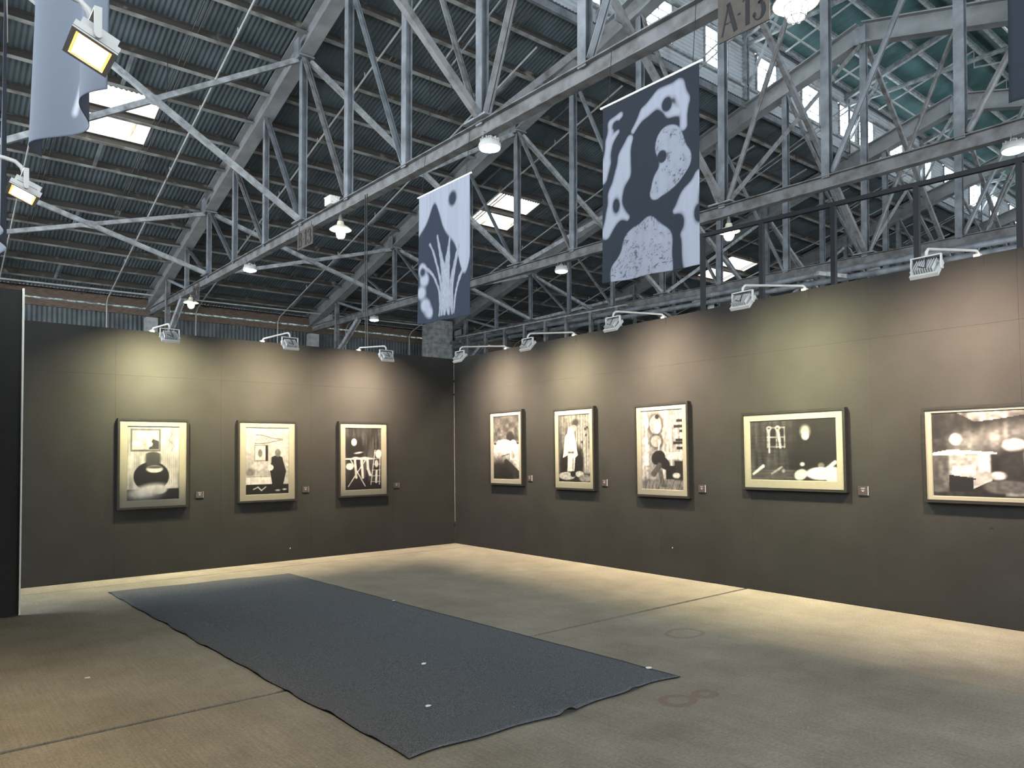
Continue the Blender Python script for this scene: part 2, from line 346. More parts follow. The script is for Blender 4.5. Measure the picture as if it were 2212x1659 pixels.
for u in PU:
    me = purlin_mesh('purlin', u, M['purlin'])
    for k in range(NB0, NB1): inst('purlin', me, ce, CV*FV(k) + B0 - ce.location)
for u in (4.8, 3.7, 2.6, 1.5):
    me = purlin_mesh('purlin', u, M['purlin'])
    for k in range(1, 6): inst('purlin', me, ce, CV*FV(k) + B0 - ce.location)
# sag rods in pairs below the sheets, short struts
for vo in (2.05, 4.05):
    mb = MB()
    for dv in (-.06, .06): mb.tube([H(12.5, vo+dv, zt(12.5)-.10), H(29.0, vo+dv, zt(29.0)-.10)], .014, 5)
    me = bay_mesh('sag_rod', mb, M['purlin'], False)
    for k in range(NB0, NB1): inst('sag_rod', me, ce, CV*FV(k) + B0 - ce.location)
for k in range(0, 6):
    for j in (1, 4, 7, 10, 13):
        u = PU[j]; vo = (1.0, 3.1, 5.0)[(j+k) % 3]
        MB().bar(H(u, FV(k)+vo, zt(u)-.12), H(u+1.07, FV(k)+vo, zt(u+1.07)-.12), CZ, [(-.035,-.03),(.035,-.03),(.035,.03),(-.035,.03)]).build('bridging_strut', M['steel'], ce)

# ---------------- monitor (raised roof) with its window walls
UM, UM2, ZSILL, ZHEAD, ZM = 12.3, 5.4, 11.93, 13.05, 13.55
def zmon(u): return ZM + SL*(UM-8.85-abs(u-8.85))
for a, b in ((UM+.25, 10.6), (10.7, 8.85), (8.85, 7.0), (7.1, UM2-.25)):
    me = bay_mesh('monitor_sheet', corr(lambda t, o: [H(a, t*S, zmon(a)+.12+o), H(b, t*S, zmon(b)+.12+o)], 57, .019), M['sheet_lit'])
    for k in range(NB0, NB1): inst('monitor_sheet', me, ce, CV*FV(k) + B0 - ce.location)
for u in (12.15, 11.1, 10.05, 9.0, 8.3, 7.3, 6.4, 5.6):
    me = bay_mesh('monitor_purlin', MB().chan(H(u,0,zmon(u)), H(u,S,zmon(u)), CZ, .18, .075, .014), M['steel_lit'], False)
    for k in range(1, NB1): inst('monitor_purlin', me, ce, CV*FV(k) + B0 - ce.location)
WINS = [1.9, 4.35, 6.85, 9.35, 11.85, 14.35, 16.84, 19.37, 21.93, 24.37, 26.86-1.11, 28.15, 30.8, 33.2, 35.95, 38.4, 41.0, 43.5, 46.0]
WW = 1.11
def corr_wall(u, v0, v1, z0, z1, name, m, par):
    n = max(1, round((z1-z0)/.11))
    b = H(u, v0, z0)
    mb = corr(lambda t, o: [H(u+o, v0, z0+(z1-z0)*t), H(u+o, v1, z0+(z1-z0)*t)], n, .014)
    return mb.build(name, m, par, smooth=True)
pane_me = {}
wcount = 0
for side, u, sg in (('clerestory', UM, 1), ('clerestory_far', UM2, -1)):
    wc = empty('wall_'+side, H(u, V1, 11.3), label='grey corrugated clerestory wall between daylit windows' if sg > 0 else 'far clerestory wall of the raised roof', cat='wall', kind='structure')
    vmin, vmax = FV(NB0), FV(NB1)
    corr_wall(u, vmin, vmax, zt(u)+.02, ZSILL-.03, 'siding_sheet', M['siding'], wc)
    corr_wall(u, vmin, vmax, ZHEAD+.05, ZM+.06, 'siding_sheet', M['siding'], wc)
    edges = [vmin] + [x for a in WINS for x in (a, a+WW)] + [vmax]
    for i in range(0, len(edges), 2): corr_wall(u, edges[i], edges[i+1], ZSILL-.03, ZHEAD+.05, 'siding_sheet', M['siding'], wc)
    for z, h, m in ((ZSILL-.05, .035, 'steel_lit'), (ZHEAD+.06, .03, 'steel_lit'), (ZM+.02, .05, 'steel'), (zt(u)+.02, .09, 'steel')):
        MB().hexa([H(u-sg*.10,vmin,z-h),H(u-sg*.10,vmax,z-h),H(u-sg*.01,vmax,z-h),H(u-sg*.01,vmin,z-h),H(u-sg*.10,vmin,z+h),H(u-sg*.10,vmax,z+h),H(u-sg*.01,vmax,z+h),H(u-sg*.01,vmin,z+h)]).build('rail', M[m], wc)
    for a in WINS:
        wcount += 1
        wo = empty('window_%d' % wcount, H(u, a, ZSILL), kind='structure', label='steel clerestory window with two columns of bright panes', cat='window', group='clerestory windows')
        mb = MB(); nc, nrw, t = 2, 4, .022
        def bx(v0, v1, z0, z1, du=.03): mb.hexa([H(u-du,v0,z0),H(u-du,v1,z0),H(u+du,v1,z0),H(u+du,v0,z0),H(u-du,v0,z1),H(u-du,v1,z1),H(u+du,v1,z1),H(u+du,v0,z1)])
        bx(a, a+.05, ZSILL, ZHEAD, .05); bx(a+WW-.05, a+WW, ZSILL, ZHEAD, .05); bx(a, a+WW, ZSILL, ZSILL+.05, .05); bx(a, a+WW, ZHEAD-.05, ZHEAD, .05)
        mb.build('window_frame', M['steel_lit'], wo); mb = MB()
        for i in range(1, nrw): z = ZSILL+.05+(ZHEAD-ZSILL-.1)*i/nrw; bx(a+.05, a+WW-.05, z-t/2, z+t/2)
        bx(a+WW/2-t/2, a+WW/2+t/2, ZSILL+.05, ZHEAD-.05); mb.build('muntin', M['steel'], wo)
        pw, ph = (WW-.1)/nc, (ZHEAD-ZSILL-.1)/nrw
        for i in range(nc):
            for j in range(nrw):
                v0, z0 = a+.05+pw*i, ZSILL+.05+ph*j
                mb = MB(); bx(v0, v0+pw, z0, z0+ph, .004)
                if u not in pane_me:
                    q = MB(); q.v = [tuple(Vector(v)-H(u, v0, z0)) for v in mb.v]; q.f = mb.f; pane_me[u] = q.mesh('pane', M['sky_pane'])
                inst('pane', pane_me[u], wo, H(u, v0, z0) - wo.location)
# far gable end of the shed
wend = empty('wall_end', H(UR, FV(NB1)+.2, 0), label='dark gable wall at the far end of the shed', cat='wall', kind='structure')
ve = FV(NB1)+.2
MB().add([H(UE,ve,0),H(UR,ve,0),H(-10.9,ve,0),H(UE,ve,6.7),H(UR,ve,14.6),H(-10.9,ve,6.7)], [(0,1,4,3),(1,2,5,4)]).build('gable_siding', M['eave_siding'], wend)

# ================================================================== STEEL TRUSSES
ZB, ZCH = 6.25, 6.115                   # top of the bottom chord, its centre
KN = [k for k in range(-8, 9)]
def un(k): return UR + PN*k
def zr(u): return zt(u) - .55           # underside of the rafters
def make_truss():
    b = H(UR, 0, 0)
    e = empty('roof_truss', b)
    nl = (CZ + CU*SL).normalized(); nr = (CZ - CU*SL).normalized()
    hd = .275
    for sgn, uo, nrm in ((1, 28.75, nl), (-1, -11.0, nr)):
        p0 = H(8.85, 0, zt(8.85)) - CZ*hd*1.04; p1 = H(uo, 0, zt(uo)) - CZ*hd*1.04
        MB().ibeam(p0, p1, nrm, .53, .31, .03, .03).build('rafter', M['rafter'], e)
    MB().ibeam(H(28.5,0,ZCH), H(-10.8,0,ZCH), CZ, .24, .16, .018, .02).build('bottom_chord', M['chord'], e)
    for k in KN:
        u = un(k); zt_ = zr(u)+.03
        big = abs(k) <= 3
        if abs(k) == 8:
            MB().ibeam(H(u,0,0), H(u,0,zt_), CV, .14, .14, .016, .02).build('post', M['steel_rust'], e); continue
        MB().ibeam(H(u,0,ZB-.06), H(u,0,zt_), CV, .13 if big else .115, .15 if big else .12, .016, .018).build('vertical', M['steel'], e)
    for k in range(1, 9):
        for sg in (1, -1):
            if k == 8: continue
            ko, ki = sg*k, sg*(k-1)
            p0, p1 = H(un(ko)-sg*.05, 0, zr(un(ko))+.02), H(un(ki)+sg*.09, 0, ZB+.02)
            mb = MB(); dd = .055
            for s2 in (-1, 1): mb.angle(p0 + CV*s2*dd, p1 + CV*s2*dd, CV*s2, .09 if k < 5 else .075, .012)
            mb.build('diagonal', M['steel_rust'] if k % 2 else M['steel'], e)
    for sg in (1, -1):      # eave end: short strut, knee brace, column, haunch
        ue = 28.45 if sg > 0 else -10.7
        kb = 24.45 if sg > 0 else 2*UR-24.45
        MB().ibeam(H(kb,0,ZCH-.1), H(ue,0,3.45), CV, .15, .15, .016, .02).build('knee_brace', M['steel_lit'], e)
        MB().obox(H(ue,0,2.95), CU, CV, CZ, .19, .19, 2.95).build('column', M['block'], e)
        uk = un(sg*7)
        MB().angle(H(uk,0,ZB), H(un(sg*8)-.1*sg,0,zr(un(sg*8))), CV, .08, .012).build('diagonal', M['steel'], e)
        q = [(28.4,6.1),(26.6,6.22),(26.6,6.5),(28.6,6.25)] if sg > 0 else [(-10.75,6.1),(-8.95,6.22),(-8.95,6.5),(-10.95,6.25)]
        MB().hexa([H(a,-.02,z) for a, z in q] + [H(a,.02,z) for a, z in q]).build('haunch_plate', M['rafter'], e)
    for k in (-6, -3, 3, 6, 0):     # gusset plates where the sway braces land
        u = un(k); zg = zr(u)
        MB().obox(H(u,-.16,zg+.16), CU, CV, CZ, .13, .012, .22).build('gusset_plate', M['steel'], e)
        MB().obox(H(u,0,zg-.015), CU, CV, CZ, .2, .17, .015).build('gusset_plate', M['steel'], e)
        MB().obox(H(u,0,ZB+.02), CU, CV, CZ, .26, .15, .015).build('gusset_plate', M['steel'], e)
    for sg, u in ((1, UM-.06), (-1, UM2+.06)):      # monitor frame on the rafters
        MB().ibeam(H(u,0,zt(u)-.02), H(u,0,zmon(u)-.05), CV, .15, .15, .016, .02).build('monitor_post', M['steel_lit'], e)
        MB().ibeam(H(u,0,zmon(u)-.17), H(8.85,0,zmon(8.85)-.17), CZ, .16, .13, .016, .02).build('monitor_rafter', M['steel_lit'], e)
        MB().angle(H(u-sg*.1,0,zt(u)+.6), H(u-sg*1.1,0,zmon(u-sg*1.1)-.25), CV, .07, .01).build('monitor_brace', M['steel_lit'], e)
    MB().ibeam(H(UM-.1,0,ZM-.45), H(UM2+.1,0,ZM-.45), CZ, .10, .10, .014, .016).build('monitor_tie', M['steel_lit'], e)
    return e
TL = {0: 'steel roof truss directly overhead, its sway braces running in from the top edge',
      1: 'nearest full roof truss, lamps and both lettered signs hung from its chord',
      2: 'second roof truss, crossing behind the two big hanging banners',
      3: 'third roof truss, with pipes running along below its chord',
      4: 'fourth roof truss, seen above the tall right booth wall',
      5: 'fifth roof truss, beyond the daylit clerestory windows',
      6: 'sixth roof truss, deep in the shed above the right wall',
      7: 'seventh roof truss, small and far down the shed', 8: 'eighth and farthest visible roof truss of the shed'}
t0 = make_truss(); tb = t0.location.copy()
for k in range(0, 9):
    t = t0 if k == 0 else copy_tree(t0)
    t.location = tb + CV*FV(k); tag(t, TL[k], 'roof truss', 'steel roof trusses')

# sway braces (crossed angles between neighbouring trusses)
def sway(k, kn, label):
    u = un(kn); e = empty('sway_brace', H(u, FV(k), ZB), label=label, cat='brace', group='crossed sway braces')
    za, zb_ = zr(u)-.05, ZB+.06
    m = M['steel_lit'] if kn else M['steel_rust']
    for a, b, o in ((za, zb_, -.05), (zb_, za, .05)):
        MB().angle(H(u+o, FV(k)+.12, a), H(u+o, FV(k+1)-.12, b), CU, .105, .012).build('brace_member', m, e)
    MB().obox(H(u, FV(k)+S/2, (za+zb_)/2), CU, CV, CZ, .012, .13, .10).build('gusset_plate', m, e)
BAYN = ['between the overhead and nearest trusses', 'between the nearest and second trusses', 'between the second and third trusses', 'between the third and fourth trusses', 'between the fourth and fifth trusses', 'between the fifth and sixth trusses', 'between the sixth and seventh trusses']
LINE = {6: 'low crossed steel brace by the eave', 3: 'tall crossed steel brace halfway up the slope', 0: 'tallest crossed steel brace under the ridge', -3: 'crossed steel brace past the ridge'}
for k in range(0, 7):
    for kn in (6, 3, 0, -3):
        sway(k, kn, LINE[kn] + ' ' + BAYN[k])

# ================================================================== PIPES IN THE ROOF
for k in range(0, 8):
    for vo in (1.62, 4.75):
        v = FV(k)+vo
        pts = [H(28.75, v, 3.0), H(28.75, v, zt(28.75)-.42), H(28.55, v, zt(28.55)-.30), H(20, v, zt(20)-.30), H(13.0, v, zt(13.0)-.30)]
        o = MB().tube(pts, .024, 6).build('sprinkler_pipe', M['pipe'], ce)
        mb = MB()
        for u in (26.0, 23.4, 20.8, 18.2, 15.6): mb.tube([H(u, v, zt(u)-.30), H(u, v, zt(u)-.17)], .016, 5)
        q = MB(); q.v = [tuple(Vector(x)-ce.location) for x in mb.v]; q.f = mb.f; q.local('sprinkler_head', M['pipe'], o)
tag(MB().tube([H(27.5, FV(-1), 6.46), H(27.5, 17.5, 6.62)], .028, 6).build('eave_pipe', M['pipe'], base=H(27.5, V1, 6.46)), 'long thin pipe strung along the eave above the left booth wall', 'pipe')
for i, (u, zz) in enumerate(((10.9, 12.9), (7.0, 12.9))):
    tag(MB().tube([H(u, 6, zz), H(u, 50, zz)], .032, 6).build('monitor_pipe', M['pipe'], base=H(u, 6, zz)), ('white pipe inside the raised roof on the window side' , 'white pipe inside the raised roof past the ridge')[i], 'pipe')
for k in range(2, 8):
    for vo in (1.6, 4.6):
        v = FV(k)+vo
        o = MB().tube([H(11.9, v, zmon(11.9)-.35), H(8.85, v, zmon(8.85)-.35), H(8.85, v, zmon(8.85)-.9), H(5.8, v, zmon(5.8)-.9+.3)], .03, 6).build('branch_pipe', M['pipe'], ce)
# two guard rods across the clerestory openings at each window bay
for k in range(1, 7):
    for dz in (0, .12):
        MB().tube([H(14.2, FV(k)+2.9+dz*2, zt(14.2)-.45), H(9.6, FV(k)+2.9+dz*2, zt(9.6)-.06)], .02, 5).build('tie_rod', M['steel_lit'], ce)

# pipes and posts under the third truss
V3 = FV(3)
pr = empty('pipe_rack', H(22, V3-.2, 0), label='row of rusty posts carrying two long grey pipes under the third truss', cat='rack')
for i, (z, dv) in enumerate(((5.86, -.40), (5.68, -.29))):
    mb = MB().tube([H(26.8, V3+dv, z), H(1.2, V3+dv, z)], .075, 10)
    o = mb.build('service_pipe', M['steel'], pr, smooth=True)
    for u in np.arange(2.0, 27, 1.6):
        mb = MB().tube([H(u-.03, V3+dv, z), H(u+.03, V3+dv, z)], .088, 10)
        q = MB(); q.v = [tuple(Vector(x)-pr.location) for x in mb.v]; q.f = mb.f; q.local('coupling', M['steel'], o)
for u in (25.43, 24.2, 22.95, 21.72, 20.51, 19.38, 18.14, 16.9):
    MB().ibeam(H(u, V3-.45, 0), H(u, V3-.45, 6.02), CV, .11, .11, .012, .014).build('post', M['steel_rust'], pr)
    MB().bar(H(u, V3-.47, 5.96), H(u, V3+.25, 5.96), CZ, [(-.04,-.04),(.04,-.04),(.04,.04),(-.04,.04)]).build('cross_arm', M['steel_rust'], pr)
MB().bar(H(26.3, V3-.45, 6.03), H(16.5, V3-.45, 6.03), CZ, [(-.06,-.02),(.06,-.02),(.06,.02),(-.06,.02)]).build('top_rail', M['steel_lit'], pr)
MB().hexa([H(27,V3+.45,2.5),H(9,V3+.45,2.5),H(9,V3+.5,2.5),H(27,V3+.5,2.5),H(27,V3+.45,5.35),H(9,V3+.45,5.35),H(9,V3+.5,5.35),H(27,V3+.5,5.35)]).build('back_panel', M['eave_siding'], pr)

# concrete block pier at the eave, block by block where it shows
pier = empty('block_pier', H(27.4, 18.1, 0), label='pale concrete block pier rising behind the booth corner', cat='pier')
U0, U1, P0, P1 = 27.0, 27.88, 17.57, 18.60
MB().hexa([H(U0+.02,P0+.02,0),H(U1,P0+.02,0),H(U1,P1-.02,0),H(U0+.02,P1-.02,0),H(U0+.02,P0+.02,6.86),H(U1,P0+.02,6.86),H(U1,P1-.02,6.86),H(U0+.02,P1-.02,6.86)]).build('core', M['mortar'], pier)
g = .006
for c in range(0, 12):
    z0, z1 = 4.4+c*.205+g, 4.4+(c+1)*.205-g
    cuts = [P0, P0+.40, P0+.80, P1] if c % 2 == 0 else [P0, P0+.20, P0+.60, P1-.08, P1]
    for a, b in zip(cuts, cuts[1:]):
        d = random.uniform(0, .008)
        MB().hexa([H(U0-d,a+g,z0),H(U0-d,b-g,z0),H(U0+.1,b-g,z0),H(U0+.1,a+g,z0),H(U0-d,a+g,z1),H(U0-d,b-g,z1),H(U0+.1,b-g,z1),H(U0+.1,a+g,z1)]).build('block', M['block'], pier)
    cuts = [U0+.1, U0+.45, U1] if c % 2 == 0 else [U0+.1, U0+.7, U1]
    for a, b in zip(cuts, cuts[1:]):
        d = random.uniform(0, .008)
        MB().hexa([H(a+g,P0-d,z0),H(b-g,P0-d,z0),H(b-g,P0+.1,z0),H(a+g,P0+.1,z0),H(a+g,P0-d,z1),H(b-g,P0-d,z1),H(b-g,P0+.1,z1),H(a+g,P0+.1,z1)]).build('block', M['block'], pier)

# black display frame standing behind the right booth wall
bf = empty('display_frame', H(4, 8.5, 0), label='thin black metal display frame standing behind the right booth wall', cat='frame')
MB().bar(H(6.9,8.5,4.33), H(1.4,8.5,4.22), CZ, [(-.025,-.025),(.025,-.025),(.025,.025),(-.025,.025)]).build('top_bar', M['black_metal'], bf)
for u in (6.25, 5.335, 4.377, 3.437, 2.47, 1.5):
    MB().bar(H(u,8.5,0), H(u,8.5,4.31-.02*(6.9-u)*.9), CU, [(-.028,-.028),(.028,-.028),(.028,.028),(-.028,.028)]).build('post', M['black_metal'], bf)

# ================================================================== LETTERED SIGNS ON THE CHORD
def ribbon(mb, pts, ws, y, f):
    """thick-thin stroke: pts in sign space (x right, z up), widths ws"""
    n = len(pts); q = []
    for i, p in enumerate(pts):
        a = pts[max(i-1,0)]; b = pts[min(i+1,n-1)]; dx, dz = b[0]-a[0], b[1]-a[1]; l = math.hypot(dx,dz) or 1; wv = ws[i] if isinstance(ws,(list,tuple)) else ws
        nx, nz = -dz/l*wv/2, dx/l*wv/2; q += [(p[0]+nx,p[1]+nz),(p[0]-nx,p[1]-nz)]
    vs = [f(x, y, z) for x, z in q] + [f(x, y+.004, z) for x, z in q]; m = len(q); fs = []
    for i in range(n-1):
        a = 2*i; fs += [(a,a+1,a+3,a+2), (m+a+2,m+a+3,m+a+1,m+a), (a,a+2,m+a+2,m+a), (a+3,a+1,m+a+1,m+a+3)]
    mb.add(vs, fs)
def arc(cx, cz, rx, rz, a0, a1, n=12): return [(cx+rx*math.cos(math.radians(a0+(a1-a0)*i/n)), cz+rz*math.sin(math.radians(a0+(a1-a0)*i/n))) for i in range(n+1)]
def glyph(ch):
    if ch == 'A': return [([(.04,0),(.46,1)], .09), ([(.42,1),(.86,0)], .24), ([(.22,.36),(.44,.36)], .06), ([(.50,.36),(.64,.36)], .06)], .9
    if ch == '-': return [([(.0,.48),(.16,.48)], .09)], .22
    if ch == '1': return [([(.27,0),(.27,1)], .24), ([(.0,.80),(.27,.95)], .08)], .48
    if ch == '3':
        a = arc(.34,.74,.24,.22,170,-95); b = arc(.33,.27,.29,.27,95,-165)
        wa = [.10+.14*max(0,math.cos(math.radians(170-265*i/12))) for i in range(13)]; wb = [.07+.17*max(0,math.cos(math.radians(95-260*i/12))) for i in range(13)]
        return [(a, wa), (b, wb), (arc(.12,.80,.05,.06,0,360), .09), (arc(.10,.20,.05,.06,0,360), .09)], .72
    if ch == 'B':
        a = arc(.26,.75,.30,.23,90,-90); b = arc(.26,.27,.36,.25,90,-90)
        w1 = [.06+.16*max(0,math.cos(math.radians(90-180*i/12))) for i in range(13)]
        return [([(.14,0),(.14,1)], .20), (a, w1), (b, w1)], .76
def sign(text, u0, u1, z0, z1, label, vv=6.33, fill=.80):
    e = empty('bay_sign', H((u0+u1)/2, vv, z0), label=label, cat='sign')
    MB().hexa([H(u0,vv,z0),H(u1,vv,z0),H(u1,vv+.015,z0),H(u0,vv+.015,z0),H(u0,vv,z1),H(u1,vv,z1),H(u1,vv+.015,z1),H(u0,vv+.015,z1)]).build('board', M['sign'], e)
    gl = [glyph(c) for c in text]; tot = sum(g[1] for g in gl)+.08*(len(gl)-1); sc = (u0-u1)*.86/tot; x = (u0-u1)*.07; hh = (z1-z0)*fill; zb = z0+(z1-z0)*.10
    for strokes, wd in gl:
        mb = MB()
        for pts, ws in strokes:
            aspect = hh/sc
            P = [(p[0], p[1]*aspect) for p in pts]
            ribbon(mb, P, ws, 0, lambda a, y, c, x=x: H(u0-(x+a*sc), vv-.004+y*0-.0+ (0 if y == 0 else .0035), zb+c*sc))
        mb.build('lettering', M['sign_ink'], e); x += (wd+.08)*sc
    for u in (u0-.08, u1+.08): MB().tube([H(u, vv+.008, z1-.01), H(u, vv+.008, 6.02)], .006, 5).build('hanger', M['black_metal'], e)
sign('A-13', 4.46, 3.88, 5.50, 5.99, 'large grey board lettered A-13 hanging from the nearest truss', fill=.64)
sign('B-13', 15.02, 14.26, 5.53, 5.92, 'grey board lettered B-13 hanging left of the middle banner')
sign('B3', 22.52, 21.92, 5.55, 5.98, 'small pale board lettered B3 near the eave end of the chord')
def abox(u0, u1, v0, v1, z0, z1): return MB().hexa([H(u0,v0,z0),H(u1,v0,z0),H(u1,v1,z0),H(u0,v1,z0),H(u0,v0,z1),H(u1,v0,z1),H(u1,v1,z1),H(u0,v1,z1)])
jb = abox(13.98, 13.72, 6.46, 6.66, 6.25, 6.41).build('junction_box', M['white_box'], base=H(13.85,6.56,6.25))
tag(jb, 'chipped white metal box sitting on the nearest truss chord', 'box')
abox(13.99, 13.71, 6.45, 6.67, 6.405, 6.42).build('lid', M['white_box'], jb)

# ================================================================== HIGH BAY LAMPS
def led_lamp(u, v, z, label):
    e = empty('high_bay_lamp', H(u, v, z), label=label, cat='lamp', group='lamps hung from the truss chords')
    MB().lathe([(.0,.155),(.05,.15),(.07,.10),(.13,.085),(.165,.03),(.17,0),(.155,-.02)], 24).local('housing', M['lamp_white'], e, True)
    MB().lathe([(.156,-.012),(.15,-.035),(.10,-.055),(0,-.06)], 24).local('lens', M['led'], e, True)
    mb = MB()
    for k in range(12):
        a = 2*PI*k/12; c, s_ = math.cos(a), math.sin(a); mb.obox((c*.10,s_*.10,.085), Vector((c,s_,0)), Vector((-s_,c,0)), Z, .045, .003, .03)
    mb.local('heat_fin', M['lamp_white'], e)
    top = 6.0 - z
    MB().tube([(-.12,0,.06),(-.12,0,.2),(.12,0,.2),(.12,0,.06)], .008, 6).local('bracket', M['steel'], e)
    MB().tube([(0,0,.15),(0,0,max(.25,top))], .012, 6).local('stem', M['steel'], e)
def shade_lamp(u, v, z, label, lit=True, top=None):
    e = empty('caged_lamp', H(u, v, z), label=label, cat='lamp', group='lamps hung from the truss chords' if lit else None)
    sh = M['shade_enamel'] if lit else M['black_metal']
    MB().lathe([(.02,.20),(.06,.19),(.075,.12),(.11,.10),(.16,.075),(.215,.03),(.22,.02),(.21,.022),(.15,.062),(.08,.085)], 28).local('shade', sh, e, True)
    MB().lathe([(.085,.06),(.095,0),(.092,-.06),(.075,-.11),(.045,-.14),(0,-.15)], 20).local('bulb_jar', M['bulb'] if lit else M['pipe'], e, True)
    cg = MB()
    for k in range(6):
        a = 2*PI*k/6; c, s_ = math.cos(a), math.sin(a); cg.tube([(c*r, s_*r, zz) for r, zz in ((.10,.06),(.108,0),(.105,-.065),(.085,-.12),(.05,-.158),(0,-.168))], .005, 5)
    for r, zz in ((.109,.0),(.088,-.12)): cg.tube([(r*math.cos(2*PI*k/20), r*math.sin(2*PI*k/20), zz) for k in range(21)], .005, 5)
    cg.local('cage', M['steel_rust'], e)
    MB().tube([(0,0,.19),(0,0,.30)], [.04,.03], 10).local('fitting', M['steel_rust'], e)
    MB().tube([(0,0,.28),(0,0,(6.0 if top is None else top)-z)], .014, 6).local('stem', M['steel'], e)
v = V1
led_lamp(8.62, v, 5.82, 'large round lit lamp under the nearest truss left of the biggest banner')
shade_lamp(13.5, v, 5.66, 'lit lamp with shade and round bulb beside the B-13 board')
led_lamp(18.56, v, 5.82, 'round lit lamp under the nearest truss between the two bulb lamps')
shade_lamp(23.6, v, 5.70, 'lit bulb lamp with shade beside the small B3 board')
shade_lamp(3.75, v, 5.66, 'large caged bulb lamp with cream shade beside the A-13 board')
v = FV(2)
led_lamp(23.3, v, 5.83, 'small round lit lamp under the second truss left of the middle banner')
led_lamp(18.5, v, 5.80, 'round lit lamp hidden behind the middle banner')
led_lamp(13.6, v, 5.80, 'round lit lamp under the second truss between the two big banners')
shade_lamp(8.68, v, 5.66, 'lit caged lamp just past the edge of the biggest banner')
led_lamp(3.74, v, 5.82, 'round lit lamp at the far right edge of the view')
v = FV(3)
led_lamp(14.0, v, 5.77, 'low round lit lamp just above the middle of the right booth wall')
shade_lamp(13.55, v+.08, 5.62, 'unlit dark caged lamp beside a low lit one above the right wall', False)
led_lamp(8.6, v, 5.77, 'low round lit lamp above the right booth wall near its floodlights')
tag(MB().hexa([H(9.35,V3-1.45,5.60),H(9.28,V3-1.45,5.60),H(9.0,V3-.6,5.60),H(9.2,V3-.6,5.60),H(9.35,V3-1.45,5.70),H(9.28,V3-1.45,5.70),H(9.0,V3-.6,5.70),H(9.2,V3-.6,5.70)]).build('tube_light', M['steel_lit'], base=H(9.2,V3-.5,5.6)), 'unlit rusty strip light fixture beside the low lamp above the right wall', 'light fixture')

# ================================================================== BOOTH FLOODLIGHTS
def floodlight(base, rz, reach, drop, label, col, watts, lit_face=True, tilt=45):
    """local space: x along the wall, +y out from the wall, z up; origin on top of the wall"""
    e = empty('floodlight', base, rz, label=label, cat='floodlight', group='booth floodlights on arms')
    W = M['lamp_white']
    r = .0115; zt_ = .04
    arm = [(0,-.03,-.02),(0,-.02,zt_-.02),(0,.03,zt_)]
    bz = -drop
    arm += [(0, reach-.09, bz+.02), (0, reach-.04, bz+.012), (0, reach-.01, bz-.012), (0, reach, bz-.05)]
    MB().tube(arm, r, 8).local('arm', W, e, True)
    MB().box((-.02,-.035,-.005),(.03,.012,.018)).local('wall_clamp', W, e); MB().box((-.04,.0005,-.085),(.04,.0035,-.004)).local('clamp_plate', M['wall'], e)
    pz = bz-.05
    hw = .103
    yk = MB(); yk.bar((-hw,reach,pz),(hw,reach,pz), Z, [(-.012,-.004),(.012,-.004),(.012,.004),(-.012,.004)])
    for s in (-1, 1): yk.bar((s*hw,reach,pz+.004),(s*hw,reach,pz-.098), Vector((0,1,0)), [(-.004,-.012),(.004,-.012),(.004,.012),(-.004,.012)])
    yk.local('yoke', W, e)
    t = math.radians(tilt); n = Vector((0,-math.sin(t),-math.cos(t))); ay = Vector((0,math.cos(t),-math.sin(t))); ax = Vector((1,0,0))
    c = Vector((0,reach,pz-.098))
    body = MB(); body.obox(c, ax, ay, n, .098, .075, .012)
    b0 = c - n*.012                                   # tapered driver housing on the back
    q = [b0+ax*a*.077+ay*b*.054 for a, b in ((-1,-1),(1,-1),(1,1),(-1,1))] + [b0-n*.036+ax*a*.058+ay*b*.038 for a, b in ((-1,-1),(1,-1),(1,1),(-1,1))]
    bo = body.local('body', W, e); MB().hexa(q).local('driver_housing', M['steel'], bo)
    fin = MB()
    for i in range(9): fin.obox(b0 - n*.020 + ax*(-.068+.017*i), ax, ay, n, .002, .062, .019)
    fin.local('cooling_fin', W, bo)
    bz_ = MB(); 
    for s in (-1, 1): bz_.obox(c+n*.014+ay*s*.067, ax, ay, n, .098, .008, .004); bz_.obox(c+n*.014+ax*s*.090, ax, ay, n, .008, .059, .004)
    bz_.local('bezel', W, bo)
    ln = MB(); ln.obox(c+n*.0125, ax, ay, n, .081, .058, .0015); ln.local('lens', emit('flood_lens', col, 14.0), bo)
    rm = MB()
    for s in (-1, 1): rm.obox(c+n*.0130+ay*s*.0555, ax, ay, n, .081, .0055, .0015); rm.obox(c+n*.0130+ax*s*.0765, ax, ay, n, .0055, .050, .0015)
    rm.local('lens_glow_rim', M['amber_glow'], bo)
    for s in (-1, 1): MB().tube([c+ax*s*.098, c+ax*s*.114], .011, 10).local('pivot_knob', W, e)
    cb = MB().tube([c-n*.04+ax*.045, c-n*.06+ax*.03+ay*.03, c-n*.05-ax*.02+ay*.05, Vector((0,reach-.005,pz+.0))], .004, 6).local('cable', M['black_cable'], e)
    ld = bpy.data.lights.new('flood_beam', 'AREA'); ld.shape = 'RECTANGLE'; ld.size = .155; ld.size_y = .11; ld.spread = math.radians(130); ld.energy = watts; ld.color = col
    lo = bpy.data.objects.new('flood_beam', ld); C.objects.link(lo); lo.parent = e
    lo.matrix_local = Matrix(((ax.x, -ay.x, -n.x, 0), (ax.y, -ay.y, -n.y, 0), (ax.z, -ay.z, -n.z, 0), (0,0,0,1))); lo.location = c + n*.018
    return e
GRN, YEL, PCH, PNK = (1.0,.94,.56), (1.0,.84,.54), (1.0,.79,.57), (1.0,.76,.58)
